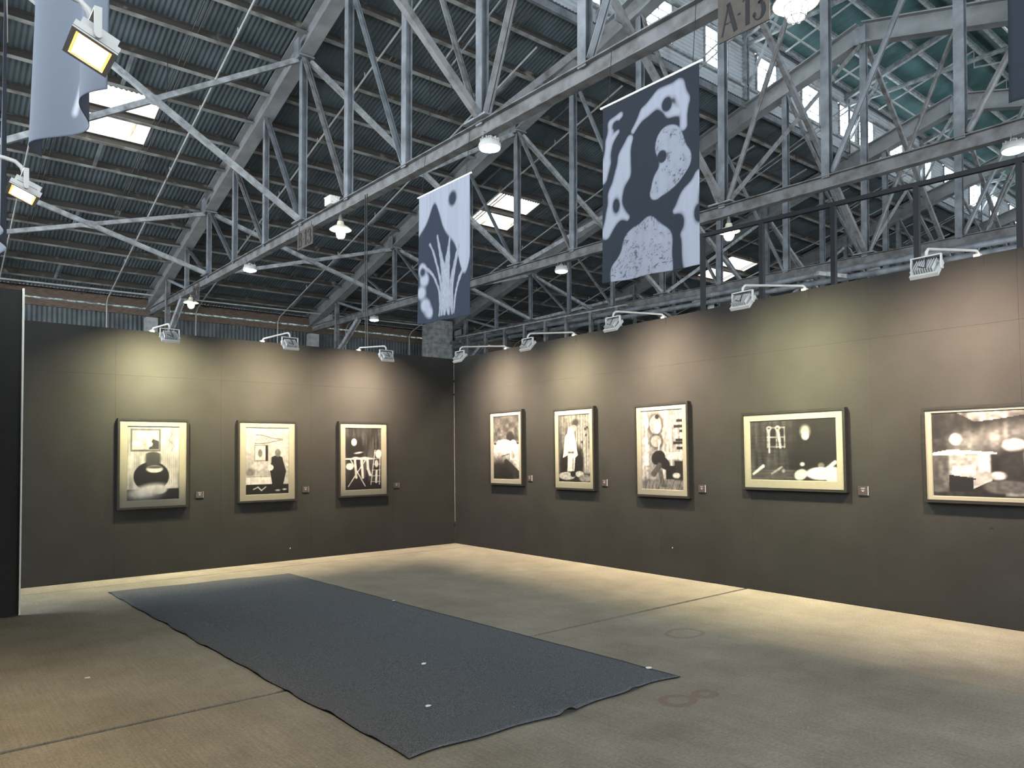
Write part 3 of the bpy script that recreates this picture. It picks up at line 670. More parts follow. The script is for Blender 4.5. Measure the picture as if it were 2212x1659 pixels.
for x, reach, drop, col, lab in ((-4.568,.745,.02,GRN,'leftmost floodlight over the left wall, throwing greenish light'), (-3.178,.90,.01,YEL,'middle floodlight over the left wall, above the second picture'), (-1.721,.79,.04,PCH,'floodlight over the left wall nearest the corner')):
    floodlight((x,0,WALL_H), PI, reach, drop, lab, col, FLOOD_W)
for s, reach, drop, col, lab in ((1.40,.83,.05,PCH,'floodlight over the right wall nearest the corner'), (2.88,.80,.06,YEL,'second floodlight from the corner over the right wall'), (4.408,.84,.03,PCH,'third floodlight from the corner, above the right wall'), (6.184,1.03,.10,GRN,'fourth floodlight from the corner, above the wide picture'), (7.708,.975,.11,PNK,'rightmost floodlight with ribbed back, above the cropped picture')):
    p = DR*s; floodlight((p.x,p.y,WALL_H), math.atan2(-NR.y,-NR.x)-PI/2, reach, drop, lab, col, FLOOD_W)
for y, lab in ((-6.93,'big glowing floodlight in the top left corner, facing the camera'), (-5.12,'smaller glowing floodlight at the left edge below the big one')):
    floodlight((-7.333,y,WALL_H), -PI/2, .85, -.02, lab, (1.0,.80,.52), FLOOD_W*.32, tilt=22)

# ================================================================== PRINTED SURFACES
def vnoise(X, Y, sx, sy, seed):
    r = np.random.default_rng(seed); nx, ny = int(sx)+3, int(sy)+3; g = r.random((nx, ny)); x = X*sx; y = Y*sy
    i = np.floor(x).astype(int).clip(0, nx-2); j = np.floor(y).astype(int).clip(0, ny-2); fx = x-i; fy = y-j; fx = fx*fx*(3-2*fx); fy = fy*fy*(3-2*fy)
    return (g[i,j]*(1-fx)+g[i+1,j]*fx)*(1-fy) + (g[i,j+1]*(1-fx)+g[i+1,j+1]*fx)*fy
def sm(d, s): return np.clip(.5-d/(2*s), 0, 1)
class Paint:
    def __init__(p, w, h, nx, base):
        p.w, p.h = w, h; ny = int(round(nx*h/w)); p.nx, p.ny = nx, ny
        p.X, p.Y = np.meshgrid(np.linspace(0,1,nx+1), np.linspace(0,1,ny+1), indexing='ij'); p.a = h/w
        p.v = np.full(p.X.shape, float(base)); p.s = 1.2/nx; p.g = 1.0
    def put(p, m, val): p.v = p.v*(1-m) + val*m
    def ell(p, cx, cy, rx, ry, val, rot=0, soft=None, k=1.0):
        c, s_ = math.cos(math.radians(rot)), math.sin(math.radians(rot)); dx = p.X-cx; dy = (p.Y-cy)*p.a; x = dx*c+dy*s_; y = -dx*s_+dy*c
        d = (np.sqrt((x/rx)**2+(y/(ry*p.a))**2)-1)*min(rx, ry*p.a); p.put(sm(d, soft or p.s)*k, val)
    def rect(p, x0, y0, x1, y1, val, soft=None, k=1.0):
        d = np.maximum(np.maximum(x0-p.X, p.X-x1), np.maximum(y0-p.Y, p.Y-y1)*p.a); p.put(sm(d, soft or p.s)*k, val)
    def seg(p, x0, y0, x1, y1, wd, val, wd1=None, k=1.0, soft=None):
        ax, ay, bx, by = x0, y0*p.a, x1, y1*p.a; px, py = p.X-ax, p.Y*p.a-ay; dx, dy = bx-ax, by-ay; t = np.clip((px*dx+py*dy)/(dx*dx+dy*dy+1e-9), 0, 1)
        d = np.hypot(px-t*dx, py-t*dy) - (wd+(wd if wd1 is None else wd1)*0+((wd1-wd)*t if wd1 is not None else 0)); p.put(sm(d, soft or p.s)*k, val)
    def path(p, pts, wd, val, **kw):
        for (a, b), (c, d) in zip(pts, pts[1:]): p.seg(a, b, c, d, wd, val, **kw)
    def blob(p, pts, r, soft=None):        # union of discs -> signed distance (smooth)
        acc = np.zeros_like(p.X)
        for (x, y, q) in pts: acc += np.exp(-((np.hypot(p.X-x, (p.Y-y)*p.a))-q)/r)
        return -r*np.log(acc+1e-12)
    def poly(p, pts, val, k=1.0):
        x, y = p.X, p.Y; ins = np.zeros(x.shape, bool); n = len(pts)
        for i in range(n):
            x0, y0 = pts[i]; x1, y1 = pts[(i+1) % n]; c = ((y0 > y) != (y1 > y)) & (x < (x1-x0)*(y-y0)/(y1-y0+1e-12)+x0); ins ^= c
        p.put(ins*k, val)
    def grain(p, amt, sx, sy, seed): p.v = p.v*(1+amt*(vnoise(p.X, p.Y, sx, sy, seed)-.5)*2)
    def rgb(p, dark, light):
        t = (np.clip(p.v, 0, 1)**p.g)[..., None]; return np.array(dark)*(1-t) + np.array(light)*t
def grid_obj(name, P3, col, m, parent, smooth=True):
    nx, ny = P3.shape[0], P3.shape[1]; me = bpy.data.meshes.new(name)
    idx = np.arange(nx*ny).reshape(nx, ny); f = np.stack([idx[:-1,:-1], idx[1:,:-1], idx[1:,1:], idx[:-1,1:]], -1).reshape(-1, 4)
    me.from_pydata(P3.reshape(-1, 3).tolist(), [], f.tolist()); me.materials.append(m)
    at = me.color_attributes.new('print', 'FLOAT_COLOR', 'POINT'); at.data.foreach_set('color', np.concatenate([col.reshape(-1,3), np.ones((nx*ny,1))], 1).astype(np.float32).ravel())
    if smooth: me.polygons.foreach_set('use_smooth', [True]*len(me.polygons))
    me.update(); o = bpy.data.objects.new(name, me); C.objects.link(o); o.parent = parent; return o

# ---- generic black and white still lifes, standing in for the exhibited photographs
def art(i, w, h):
    p = Paint(w, h, 120 if w < h else 150, .8); p.g = 1.9
    if i == 0:        # striped pale wall, framed panel, dark jar, pale bowl, white cloth
        p.v *= .92; p.v -= .16*((np.sin(p.X*150)+1)/2)*(p.Y > .2)*vnoise(p.X,p.Y,6,5,1); p.grain(.12,4,4,2)
        p.rect(.06,.66,.63,.97,.30); p.rect(.09,.685,.60,.945,.70); p.grain(.1,9,9,3); p.poly([(.40,.69),(.60,.69),(.60,.80),(.48,.83)],.18); p.ell(.20,.77,.10,.035,.95); p.ell(.32,.85,.12,.06,.85,-20); p.ell(.42,.76,.06,.035,.9); p.ell(.28,.72,.04,.03,.95)
        p.path([(.78,.95),(.86,.90),(.80,.82),(.90,.74),(.84,.66)],.004,.35); p.path([(.74,.86),(.82,.78),(.76,.70)],.003,.4)
        p.rect(0,0,1,.15,.06); p.grain(.2,14,4,5)
        p.ell(.46,.32,.34,.20,.03); p.rect(.36,.42,.62,.62,.17,.02); p.ell(.49,.62,.13,.035,.25); p.ell(.49,.55,.14,.09,.2,0,.05)
        p.ell(.52,.42,.16,.05,.85); p.rect(.34,.42,.70,.47,.12,.01,0); p.ell(.52,.445,.15,.018,.25)
        p.ell(.42,.14,.30,.075,.96,10,.05); p.ell(.28,.08,.26,.06,.93,0,.09); p.ell(.62,.14,.14,.06,.9,0,.02); p.grain(.07,20,24,6)
    elif i == 1:      # pale wall, drawn hammock line, small picture, white bench, dark coat
        p.v *= .9; p.grain(.09,6,7,11)
        top = .86+.03*np.sin(p.X*6); lo = .79-.03*np.sin(p.X*5); p.put(((np.abs(p.Y-top) < .006) | (np.abs(p.Y-lo) < .006))*(p.X > .2)*(p.X < .86)*.8, .25)
        for k in range(26): p.ell(.24+.6*(k % 13)/13, .81+.03*(k//13)+.01*math.sin(k*3), .012, .006, .4)
        p.rect(.20,.50,.50,.74,.28,.01); p.rect(.21,.51,.45,.73,.82); p.ell(.33,.62,.05,.06,.4); p.rect(.46,.50,.51,.73,.05)
        p.ell(.28,.42,.14,.07,.7); p.ell(.28,.42,.13,.063,.82); p.ell(.10,.33,.10,.06,.45,0,.03)
        p.rect(0,.15,.66,.28,.93); p.rect(0,.26,.66,.275,.55); p.rect(0,0,1,.145,.04); p.poly([(.02,.15),(.64,.15),(.64,.13),(.02,.13)],.02)
        p.poly([(.60,.56),(.84,.56),(.94,.34),(.86,.12),(.62,.10),(.56,.34)],.07); p.ell(.72,.53,.13,.05,.07); p.ell(.74,.62,.07,.06,.4); p.ell(.57,.40,.07,.045,.9); p.ell(.96,.44,.03,.02,.9)
        p.path([(.18,.08),(.28,.11),(.36,.06),(.46,.11)],.012,.9); p.ell(.74,.055,.06,.014,.7); p.ell(.90,.065,.05,.013,.85); p.grain(.12,26,30,12)
    elif i == 2:      # streaked dark wall, white trestle table, ladder with cloths
        p.v[:] = .16; p.v *= .35+1.3*vnoise(p.X,p.Y,26,4,21); p.grain(.5,7,7,22); p.rect(0,0,1,.14,.08,.04); p.ell(.28,.66,.26,.16,.05,0,.1)
        p.ell(.24,.77,.075,.06,.9); p.rect(.15,.56,.48,.70,.07,.05); p.ell(.36,.60,.11,.014,.9,8)
        p.rect(0,.49,.76,.515,.95); p.ell(.28,.515,.10,.02,.9); p.ell(.52,.51,.16,.022,.92)
        for x0, x1 in ((.56,.08),(.14,.54)): p.seg(x0,.49,x1,.06,.012,.92)
        p.seg(.44,.50,.48,.20,.035,.88); p.path([(.60,.50),(.62,.34),(.68,.24)],.035,.9); p.ell(.12,.38,.10,.055,.9); p.seg(.26,.50,.30,.2,.03,.85)
        p.seg(.82,.64,.70,.08,.010,.95); p.seg(.97,.64,.94,.08,.010,.95)
        for k in range(6): y = .60-.095*k; p.seg(.80-.02*k,y,.97,y,.006,.9)
        p.ell(.92,.58,.09,.07,.93); p.ell(.86,.42,.05,.06,.88); p.seg(.86,.30,.85,.12,.03,.9); p.grain(.15,24,30,23)
    elif i == 3:      # grey scratched panel above, white sheet, dark mound below
        p.v[:] = .42; p.grain(.45,9,14,31); p.v *= .55+.6*(1-p.Y)*1.1; p.rect(0,0,1,.56,.88,.01); p.rect(.03,.55,.99,.575,.10,.01)
        p.ell(.66,.66,.15,.09,.12,0,.03); p.ell(.42,.56,.30,.07,.92); p.ell(.78,.54,.12,.09,.95,70); p.ell(.20,.52,.07,.10,.9); p.ell(.76,.38,.07,.06,.62)
        p.ell(.48,.34,.15,.06,.75); p.path([(.34,.36),(.62,.40),(.62,.30)],.010,.2); p.ell(.40,.24,.12,.05,.85,30); p.ell(.2,.10,.4,.24,.13,0,.14); p.ell(.58,.12,.28,.16,.09,0,.08); p.seg(.50,.26,.95,.08,.09,.14); p.rect(0,0,1,.06,.07,.06); p.grain(.2,22,34,33)
    elif i == 4:      # plank wall, tall white drape, dark flanks, pale stones
        p.v[:] = .45; p.v *= .5+.9*vnoise(p.X,p.Y,34,3,41); p.put(sm(.42-p.X,.2)*0, 0); p.v *= .55+.75*p.X; p.ell(.56,.88,.11,.05,.12,0,.03); p.ell(.5,.80,.1,.05,.55)
        p.ell(.26,.25,.22,.24,.05,0,.04); p.ell(.62,.26,.17,.26,.05,0,.04)
        p.poly([(.36,.78),(.50,.78),(.62,.40),(.54,.36),(.50,.16),(.28,.16),(.30,.40),(.14,.36),(.22,.68)],.88); p.ell(.40,.75,.10,.075,.9); p.seg(.32,.44,.48,.44,.02,.35); p.seg(.46,.36,.46,.18,.008,.2)
        for x, y in ((.86,.78),(.92,.80),(.88,.69),(.76,.59),(.72,.47)): p.ell(x,y,.03,.02,.08)
        p.rect(0,0,1,.13,.10,.03); p.ell(.26,.09,.26,.06,.72); p.ell(.66,.12,.13,.045,.82); p.ell(.84,.06,.20,.05,.5); p.ell(.46,.12,.08,.045,.08); p.grain(.2,24,34,42)
    elif i == 5:      # pale boards, ring marks, dark slats, dark stool, plank floor
        p.v[:] = .74; p.v *= .62+.55*vnoise(p.X,p.Y,22,3,51); p.put((np.abs((p.X*1.0) % .17-.085) < .003)*.5, .2)
        p.rect(.17,.15,.52,1,.52,.02,.8); p.ell(.36,.82,.19,.15,.22,0,.04); p.ell(.36,.82,.15,.12,.58); p.ell(.38,.61,.17,.10,.22,0,.03); p.ell(.37,.61,.13,.075,.6); p.ell(.40,.92,.05,.028,.02); p.ell(.40,.78,.085,.07,.9); p.ell(.14,.85,.055,.08,.93); p.ell(.12,.62,.05,.06,.9); p.ell(.14,.52,.06,.05,.93); p.rect(.07,.30,.18,.46,.88,.01)
        for y, x in ((.86,.86),(.79,.80),(.73,.93),(.62,.84),(.585,.78),(.52,.86)): p.rect(x,y-.018,1,y+.014,.05)
        p.rect(.52,.38,1,.47,.82,.01); p.rect(.80,.12,1,.36,.08); p.rect(.60,.13,.82,.30,.03)
        p.seg(.45,.60,.43,.50,.014,.95); p.ell(.42,.40,.17,.09,.05,15); p.ell(.56,.33,.14,.07,.06,-35); p.seg(.44,.30,.30,.20,.06,.25); p.seg(.46,.22,.52,.07,.05,.3); p.ell(.54,.05,.08,.02,.1); p.ell(.84,.18,.09,.035,.78); p.rect(0,0,1,.13,.36,.03,.7); p.put((np.abs((p.X-p.Y*.6) % .16-.08) < .006)*(p.Y < .13)*.8, .1); p.grain(.2,26,34,52)
    elif i == 6:      # dark room, barred window, wooden bench, white bundle
        p.v[:] = .17; p.v *= .5+.9*vnoise(p.X,p.Y,40,3,61); p.put(sm(.5-p.X,.10)*.85, .03); p.grain(.2,8,6,62)
        p.rect(.20,.52,.43,.90,.05,.02)
        for x in (.215,.325,.42): p.seg(x,.55,x,.88,.006,.6)
        for y in (.56,.72,.88): p.seg(.215,y,.42,y,.006,.6)
        p.seg(.235,.88,.235,.46,.014,.85,.006); p.seg(.34,.88,.37,.55,.020,.8,.012); p.ell(.235,.87,.03,.035,.7); p.ell(.235,.87,.014,.012,.05); p.ell(.34,.87,.03,.035,.75); p.ell(.34,.87,.014,.012,.05)
        p.rect(0,0,1,.16,.26,.02); p.rect(0,.155,.55,.17,.4); p.grain(.25,8,40,63); p.put(sm(.5-p.X,.06)*sm(p.Y-.2,.1)*.5,.03)
        p.seg(.03,.10,.155,.235,.012,.9,.018); p.seg(.26,.11,.38,.22,.010,.6,.012); p.ell(.40,.16,.02,.03,.6)
        p.ell(.66,.80,.055,.10,.62,0,.02); p.ell(.66,.72,.04,.06,.75); p.rect(.56,.20,.83,.62,.07,.06,.7); p.ell(.62,.27,.025,.03,.85); p.ell(.83,.25,.035,.045,.4)
        p.ell(.60,.10,.075,.085,.85,20); p.ell(.82,.12,.16,.10,.93); p.ell(.96,.10,.10,.13,.9); p.seg(.86,.16,.98,.30,.02,.9); p.grain(.13,34,24,64)
    else:             # dark room, pale upright cabinet, drifting smoke, pale seat
        p.v[:] = .12; p.v *= .45+1.1*vnoise(p.X,p.Y,30,3,71); p.put(sm(.30-p.X,.12)*.7,.05); p.poly([(.2,1),(.98,1),(.5,.90),(.34,.88)],.5); p.grain(.4,20,18,72)
        for x, y, q in ((.36,.66,.10),(.48,.68,.12),(.60,.72,.10),(.28,.60,.09),(.66,.76,.07)): p.ell(x,y,q,q*.7,.62,0,.09,.7)
        p.rect(0,.05,.13,.50,.30,.01); p.grain(.3,30,6,73); p.poly([(0,.52),(.14,.56),(.50,.52),(.50,.50),(0,.49)],.85); p.rect(.13,.18,.45,.50,.66,.01); p.rect(.36,.30,.44,.50,.9); p.poly([(.14,.20),(.34,.26),(.34,.38),(.16,.36)],.85)
        p.poly([(.13,.06),(.32,.06),(.34,.22),(.13,.26)],.04); p.poly([(.32,.10),(.46,.20),(.44,.25),(.32,.20)],.7)
        p.ell(.19,.68,.05,.07,.8); p.ell(.62,.60,.085,.075,.85); p.ell(.66,.34,.14,.20,.12,0,.03); p.ell(.74,.38,.05,.20,.55,10); p.ell(.50,.25,.06,.05,.85); p.ell(.56,.12,.17,.08,.3); p.rect(.55,.02,.80,.06,.5); p.seg(.81,.34,.78,0,.008,.9)
        p.ell(.83,.53,.07,.085,.72); p.ell(.86,.34,.085,.12,.3,0,.03); p.seg(.9,.24,.9,.1,.02,.35); p.grain(.2,34,34,74)
    return p.rgb((.008,.007,.007), (.43,.405,.375)), p
def picture(base, rz, w, h, i, label, mw, mt):
    """local: x along the wall to the right as seen, -y towards the viewer, z up; origin bottom centre on the wall"""
    e = empty('framed_picture', base, rz, label=label, cat='picture', group='framed black and white pictures')
    d, fw = .058, .025
    mb = MB(); x0, x1 = -w/2, w/2
    for a, b in (((x0,-d,0),(x0+fw,0,h)), ((x1-fw,-d,0),(x1,0,h)), ((x0+fw,-d,0),(x1-fw,0,fw)), ((x0+fw,-d,h-fw),(x1-fw,0,h))): mb.box(a, b)
    mb.local('frame_moulding', M['frame'], e)
    MB().box((x0+fw,-.012,fw),(x1-fw,-.004,h-fw)).local('backing_board', M['frame'], e)
    ix0, ix1, iz0, iz1 = x0+mw, x1-mw, mt, h-mt*.92; ym = -d+.012
    mb = MB(); o8 = [(x0+fw,ym,fw),(x1-fw,ym,fw),(x1-fw,ym,h-fw),(x0+fw,ym,h-fw)]; i8 = [(ix0,ym,iz0),(ix1,ym,iz0),(ix1,ym,iz1),(ix0,ym,iz1)]; j8 = [(ix0+.006,ym+.008,iz0+.006),(ix1-.006,ym+.008,iz0+.006),(ix1-.006,ym+.008,iz1-.006),(ix0+.006,ym+.008,iz1-.006)]
    mb.add(o8+i8+j8, [(k,(k+1)%4,4+(k+1)%4,4+k) for k in range(4)] + [(4+k,4+(k+1)%4,8+(k+1)%4,8+k) for k in range(4)]); mb.local('mat_board', M['mat_board'], e)
    pw, ph = ix1-ix0-.006, iz1-iz0-.006; col, p = art(i, pw, ph)
    P3 = np.stack([ix0+.003+p.X*pw, np.full(p.X.shape, ym+.009), iz0+.003+p.Y*ph], -1); grid_obj('photo_print', P3, col, M['print'], e, False)
    MB().add([(x0+fw-.002,-d+.007,fw-.002),(x1-fw+.002,-d+.007,fw-.002),(x1-fw+.002,-d+.007,h-fw+.002),(x0+fw-.002,-d+.007,h-fw+.002)],[(0,1,2,3)]).local('glass', M['glass'], e)
def plaque(base, rz, label):
    e = empty('caption_plaque', base, rz, label=label, cat='plaque', group='caption plaques beside the pictures')
    MB().box((-.047,-.012,0),(.047,-.001,.082)).local('plate', M['plaque'], e)
    MB().box((.0455,-.0128,.0),(.0475,-.0005,.0825)).local('bright_edge', M['plaque_print'], e)
    mb = MB()
    for z, hw in ((.062,.018),(.045,.013),(.034,.009)): mb.box((-hw,-.0128,z),(hw,-.0119,z+.004))
    mb.local('caption_print', M['plaque_print'], e)
for x0, x1, z0, z1, i, lab in ((-4.96,-4.15,.815,1.915,0,'upright picture of a dark jar and white cloth, leftmost on the left wall'), (-3.53,-2.72,.825,1.922,1,'upright picture with a white bench and dark coat, middle of the left wall'), (-2.08,-1.268,.83,1.936,2,'upright dark picture with white trestle table, nearest the corner on the left wall')):
    picture(((x0+x1)/2,0,z0), 0, x1-x0, z1-z0, i, lab, .105, .10)
RZR = math.atan2(DR.y, DR.x)
for s0, s1, z0, z1, i, lab, mw, mt in ((1.025,1.82,.977,2.078,3,'upright picture split grey above and white below, nearest the corner on the right wall',.085,.085), (2.495,3.28,.95,2.037,4,'upright picture of a tall white drape on planks, second on the right wall',.085,.10), (3.975,4.775,.91,2.002,5,'upright picture of pale boards with dark slats, third on the right wall',.088,.085), (5.465,6.58,1.035,1.828,6,'wide dark picture with barred window and white bundle',.092,.098), (7.252,8.367,.979,1.781,7,'wide dark smoky picture cut off by the right image edge',.068,.052)):
    p = DR*((s0+s1)/2); picture((p.x,p.y,z0), RZR, s1-s0, z1-z0, i, lab, mw, mt)
for x, z, lab in ((-4.00,.918,'small dark caption plaque right of the leftmost picture'), (-2.57,.930,'small dark caption plaque right of the white bench picture'), (-1.10,.937,'small dark caption plaque right of the trestle table picture')): plaque((x,0,z), 0, lab)
for s, z, lab in ((1.93,1.048,'small dark caption plaque right of the split grey and white picture'), (3.412,1.015,'small dark caption plaque right of the tall white drape picture'), (4.913,.983,'small dark caption plaque right of the pale boards picture'), (6.708,1.015,'small dark caption plaque right of the wide barred window picture')):
    p = DR*s; plaque((p.x,p.y,z), RZR, lab)

# ---- hanging cloth banners with soft abstract shapes
NAVY, PALE = (.016,.021,.030), (.24,.26,.315)
def banner(path, z0, z1, p, cols, label, amp, waves, zrod=None, twist=None, cords=True):
    """path: (u,v) at left and right; p: Paint; hangs from a rod"""
    (ua, va), (ub, vb) = path; L_ = math.hypot(ua-ub, va-vb)
    e = empty('banner', H((ua+ub)/2, (va+vb)/2, z0), label=label, cat='banner', group='printed cloth banners hung from the trusses')
    X, Y = p.X, p.Y; nx, ny = X.shape
    ph = amp*np.sin(X*waves*2*PI+.7)*(1.05-Y) + amp*.5*np.sin(X*waves*4.3+2+Y*1.5)*(1.05-Y)
    if twist is not None: ph = ph + twist(X, Y)
    uu = ua+(ub-ua)*X; vv = va+(vb-va)*X - ph; zz_ = z0+(z1-z0)*Y - .03*(1-Y)*X
    b = H((ua+ub)/2, (va+vb)/2, z0)
    P3 = np.stack([O[i]+CU[i]*uu+CV[i]*vv+CZ[i]*zz_-b[i] for i in range(3)], -1)
    o = grid_obj('cloth', P3, cols, M['cloth_print'], e)
    so = o.modifiers.new('thickness', 'SOLIDIFY'); so.thickness = .003; so.offset = 0
    MB().tube([H(ua+.04,va,z1+.005), H(ub-.04,vb,z1+.005)], .013, 8).build('rod', M['rod'], e)
    if cords:
        for t in (.06, .94):
            u, v = ua+(ub-ua)*t, va+(vb-va)*t; MB().tube([H(u,v,z1), H(u,FV(1)-.1 if va > 3 else v,6.15)], .004, 5).build('hanging_cord', M['black_cable'], e)
    return e
def soft(p, d, wid): p.put(np.clip(.5-d/(2*wid), 0, 1), 1.0)
# biggest banner: pale amoeba shapes and a mottled mound on slate
def caps(p, chains, r):        # smooth union of tapered strokes -> signed distance
    acc = np.zeros_like(p.X)
    for ch in chains:
        for (x0,y0,w0),(x1,y1,w1) in zip(ch, ch[1:]):
            ax, ay, bx, by = x0, y0*p.a, x1, y1*p.a; px, py = p.X-ax, p.Y*p.a-ay; dx, dy = bx-ax, by-ay; t = np.clip((px*dx+py*dy)/(dx*dx+dy*dy+1e-9), 0, 1)
            acc += np.exp(-(np.hypot(px-t*dx, py-t*dy)-(w0+(w1-w0)*t))/r)
    wob = .022*(vnoise(p.X,p.Y,9,13,77)-.5)
    return -r*np.log(acc+1e-12) + wob
def hole(p, d, x, y, rx, ry): return np.maximum(d, -((np.sqrt(((p.X-x)/rx)**2+((p.Y-y)*p.a/ry)**2)-1)*min(rx,ry)))
def pale(p, d, k=1.0, seed=3):      # pale shape with a soft, airbrushed inside edge
    m = np.clip(.5-d/.010, 0, 1); v = np.clip(.55-d/.05, .55, 1.0)*k; p.v = p.v*(1-m)+v*m
p = Paint(1.42, 2.12, 150, 0.0)
pale(p, hole(p, caps(p, [[(.34,.80,.02),(.46,.87,.05),(.62,.915,.055),(.80,.925,.06),(.86,.84,.05),(.85,.72,.035)], [(.62,.90,.05),(.72,.82,.04),(.80,.80,.03)]], .012), .69, .862, .05, .055))
pale(p, hole(p, caps(p, [[(.20,.915,.02),(.10,.885,.03),(.07,.80,.03),(.04,.68,.05),(.0,.60,.05)], [(.07,.79,.03),(.17,.83,.015)]], .012), .155, .868, .045, .04))
pale(p, hole(p, caps(p, [[(.30,.76,.03),(.24,.68,.06),(.22,.58,.07),(.14,.48,.065),(.13,.38,.07),(.04,.28,.05)], [(.13,.40,.05),(.26,.34,.03)]], .02), .15, .42, .035, .06))
pale(p, hole(p, caps(p, [[(1.0,.43,.05),(.90,.34,.06),(.76,.30,.012)], [(.9,.34,.07),(.95,.2,.08),(.93,.02,.10)], [(.93,.10,.09),(.84,.17,.03)]], .03), 1.0, .255, .05, .07))
def mottled(p, d):
    mk = np.clip(.5-d/.010, 0, 1); n1 = vnoise(p.X,p.Y,50,70,5); n2 = vnoise(p.X,p.Y,24,30,15)
    mott = .86 - .75*np.clip(.06-np.abs(n1-.5),0,1)/.06*(n2 > .46) - .12*n2; p.v = p.v*(1-mk)+np.clip(mott,.1,1)*mk
mottled(p, hole(p, caps(p, [[(.70,.66,.13),(.78,.55,.12),(.66,.48,.09)], [(.66,.48,.08),(.58,.42,.05)]], .03), .64, .60, .045, .05))       # pebble with one hole
mottled(p, caps(p, [[(.22,.06,.10),(.34,.20,.09),(.50,.24,.08),(.62,.16,.09),(.60,.02,.12)], [(.22,.0,.12),(.6,.0,.12)], [(.4,.1,.16),(.5,.1,.16)]], .03))
p.v = np.clip(p.v*(.92+.1*vnoise(p.X,p.Y,40,4,8)), 0, 1); c = p.rgb(NAVY, PALE); 
banner(((6.16,6.42),(4.76,6.42)), 3.34, 5.47, p, c, 'biggest slate banner with pale blotches and a mottled mound', .018, 2.2)
# middle banner: pale sky shape above, loose pale strokes
p = Paint(1.42, 2.08, 130, 0.0)
top = .70+.10*np.sin(p.X*5.2+.4)-.14*np.exp(-((p.X-.34)/.14)**2)*-1.2-.25*np.exp(-((p.X-.92)/.13)**2)-.05; d = (top-p.Y)*p.a; soft(p, d, .02)
p.ell(.36,.72,.10,.10,0.0,0,.03); p.ell(.68,.88,.08,.055,0.0,0,.02)
d = p.blob([(.08,.42,.07),(.12,.34,.07),(.07,.24,.07),(.14,.14,.07),(.20,.08,.06)], .02); d = np.maximum(d, -(np.hypot((p.X-.09),(p.Y-.40)*p.a)-.05)); soft(p, d, .02)
reeds = []
for x0, x1, y1, bend, wd in ((.50,.22,.60,.10,.020), (.54,.40,.64,.05,.026), (.60,.62,.60,-.04,.030), (.66,.82,.52,-.08,.024), (.46,.08,.46,.16,.018), (.70,.92,.36,-.05,.016)):
    reeds.append([(x0+(x1-x0)*t+bend*math.sin(t*PI), .04+(y1-.04)*t, wd*(.55+.75*math.sin(t*PI*.9+.2))) for t in np.linspace(0, 1, 9)])
d = caps(p, reeds, .006); mk = np.clip(.5-d/.010, 0, 1); p.v = p.v*(1-mk) + (.98-.25*vnoise(p.X,p.Y,60,60,19))*mk
p.v = np.clip(p.v*(.86+.2*vnoise(p.X,p.Y,36,3,9)), 0, 1); c = p.rgb((.018,.026,.042), PALE)
banner(((10.31,6.42),(8.90,6.42)), 3.37, 5.46, p, c, 'middle banner, pale above with loose white strokes on slate blue', .022, 2.6)
# top left banner: plain blue grey with thin pale leaf strokes and a deep fold
p = Paint(1.5, 2.2, 130, 0.0); p.v[:] = .10
for pts, wd in (([(.30,1.0),(.26,.80),(.20,.62),(.16,.50)], .03), ([(.50,.95),(.34,.74),(.30,.56)], .018), ([(.50,.95),(.40,.70),(.36,.52)], .016), ([(.52,.94),(.46,.72),(.42,.50)], .014), ([(.56,.94),(.60,.70),(.58,.55)], .02), ([(.72,.90),(.80,.62),(.74,.40)], .018), ([(.50,.18),(.42,.06)], .016)): p.path(pts, wd, .85)
c = p.rgb((.040,.050,.070), (.25,.265,.30))
def deep_fold(X, Y): return .10*np.sin((X-.05)*2*PI*1.55)*(.5+.5*(1-Y)) - .05*X
banner(((5.55,.60),(4.20,.72)), 3.25, 5.45, p, c, 'folded blue grey banner in the top left corner behind the glowing floodlight', .02, 2.0, twist=deep_fold)
p = Paint(1.42, 2.1, 40, 0.1); c = p.rgb((.040,.050,.070), (.25,.265,.30))
banner(((8.75,.68),(7.36,.55)), 3.25, 5.4, p, c, 'sliver of a blue grey banner at the left image edge', .02, 2.0)
p = Paint(1.42, 2.1, 40, 0.0); c = p.rgb(NAVY, PALE)
banner(((1.93,6.42),(.5,6.42)), 4.0, 6.1, p, c, 'dark slate banner edge in the top right corner', .015, 2.0, cords=False)

# hanging power cable pair down to the corner of the booth, loose wires in the roof
for i, du in enumerate((.07, 0)):
    o = MB().tube([H(12.10+du,6.42,6.0), H(12.08+du,6.41,4.5), H(12.03+du,6.42,2.9)], .011, 6).build('power_cable', M['black_cable'], base=H(12.1+du,6.42,2.9))
    tag(o, ('left cable of the dark pair hanging from the nearest truss behind the left wall', 'right cable of the dark pair hanging from the nearest truss behind the left wall')[i], 'cable', 'hanging power cables')
for u, v, zb in ((19.4,7.75,8.9), (14.6,10.0,9.8), (14.5,10.9,9.9), (22.5,6.0,7.6), (20.8,4.7,7.4), (17,4.2,6.9), (13.2,12.0,10.1), (16.0,14.2,9.0), (18.0,17.0,8.4), (15.2,20.5,9.2), (12.8,22.5,9.6), (14.0,9.0,8.5)):
    MB().tube([H(u,v,zt(u)+.02), H(u,v,zb)], .008, 5).build('loose_wire', M['black_cable'], ce)

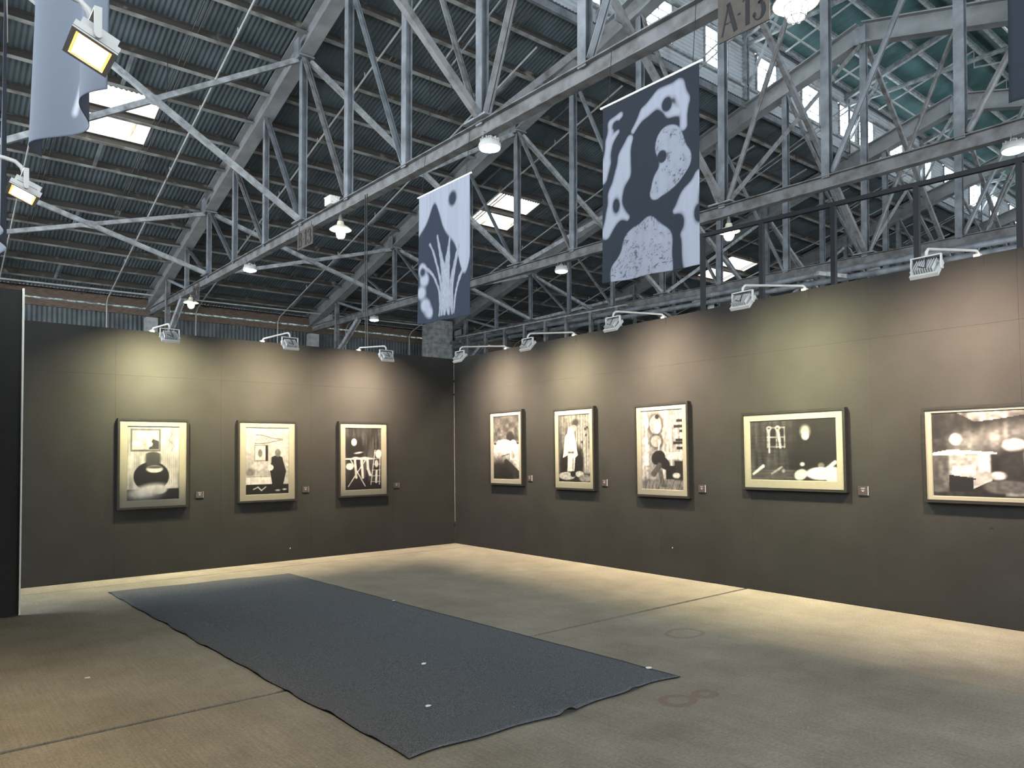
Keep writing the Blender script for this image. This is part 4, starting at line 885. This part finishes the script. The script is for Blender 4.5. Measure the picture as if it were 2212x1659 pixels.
# ================================================================== FLOOR COVERING
A, B, Cc, D = Vector((-5.236,-.992,0)), Vector((-3.286,-1.134,0)), Vector((-3.164,-6.875,0)), Vector((-5.127,-6.84,0))
nx, ny = 60, 150
T, Q = np.meshgrid(np.linspace(0,1,nx+1), np.linspace(0,1,ny+1), indexing='ij')
P3 = np.zeros((nx+1, ny+1, 3))
for i in range(3): P3[...,i] = (A[i]*(1-T)+B[i]*T)*(1-Q) + (D[i]*(1-T)+Cc[i]*T)*Q
edge = np.exp(-(1-Q)/.03); P3[...,1] += edge*(.018*np.sin(T*9+.5)+.012*np.sin(T*23)); ee = np.exp(-T/.02); P3[...,0] += ee*(.006*np.sin(Q*60)+.004*np.sin(Q*23))
lift = .004 + .003*vnoise(T,Q,5,12,3) + .005*np.clip(vnoise(T,Q,9,24,4)-.55,0,1)*2
lift += edge*np.clip(np.sin(T*26+1)+np.sin(T*41)-.9,0,1)*.022*(T > .2)*(T < .85) + np.exp(-T/.025)*np.clip(np.sin(Q*75)-.6,0,1)*.018
P3[...,2] = lift
rg = empty('felt_rug', (0,0,0), label='long dark grey felt carpet strip lying on the concrete floor', cat='carpet')
o = grid_obj('felt', P3, np.ones((nx+1,ny+1,3)), M['rug'], rg)
so = o.modifiers.new('thickness', 'SOLIDIFY'); so.thickness = .004; so.offset = -1; o.data.materials.append(M['joint']); so.material_offset_rim = 1
def frac(x, y):      # pixel -> floor point
    d = r_*((x-1106)/1593.26) - u_*((y-921.97)/1593.26) + f_; t = -CAMP.z/d.z; return CAMP + d*t
for (x, y, s, lab) in ((851,1300,.022,'tiny white paper scrap at the far long edge of the felt carpet'), (915,1438,.022,'tiny crumpled white scrap in the middle of the felt carpet'), (1402,1447,.03,'white paper scrap near the right tip of the felt carpet'), (925,1530,.02,'thin pale thread scrap near the close end of the felt carpet'), (188,1465,.022,'small pale chip on the bare concrete left of the carpet')):
    q = frac(x, y); zb = .012 if 'carpet' in lab and 'bare' not in lab else .001
    mb = MB(); a = random.random()*3; n = 7
    pts = [(q.x+s*(.6+.5*random.random())*math.cos(a+2*PI*k/n), q.y+s*(.5+.4*random.random())*math.sin(a+2*PI*k/n), zb+.003*random.random()) for k in range(n)]
    mb.add(pts + [(x_,y_,z_+.0015) for x_,y_,z_ in pts], [tuple(range(n-1,-1,-1)), tuple(range(n,2*n))] + [(k,(k+1)%n,n+(k+1)%n,n+k) for k in range(n)])
    tag(mb.build('paper_scrap', M['scrap'], base=(q.x,q.y,zb)), lab, 'scrap')
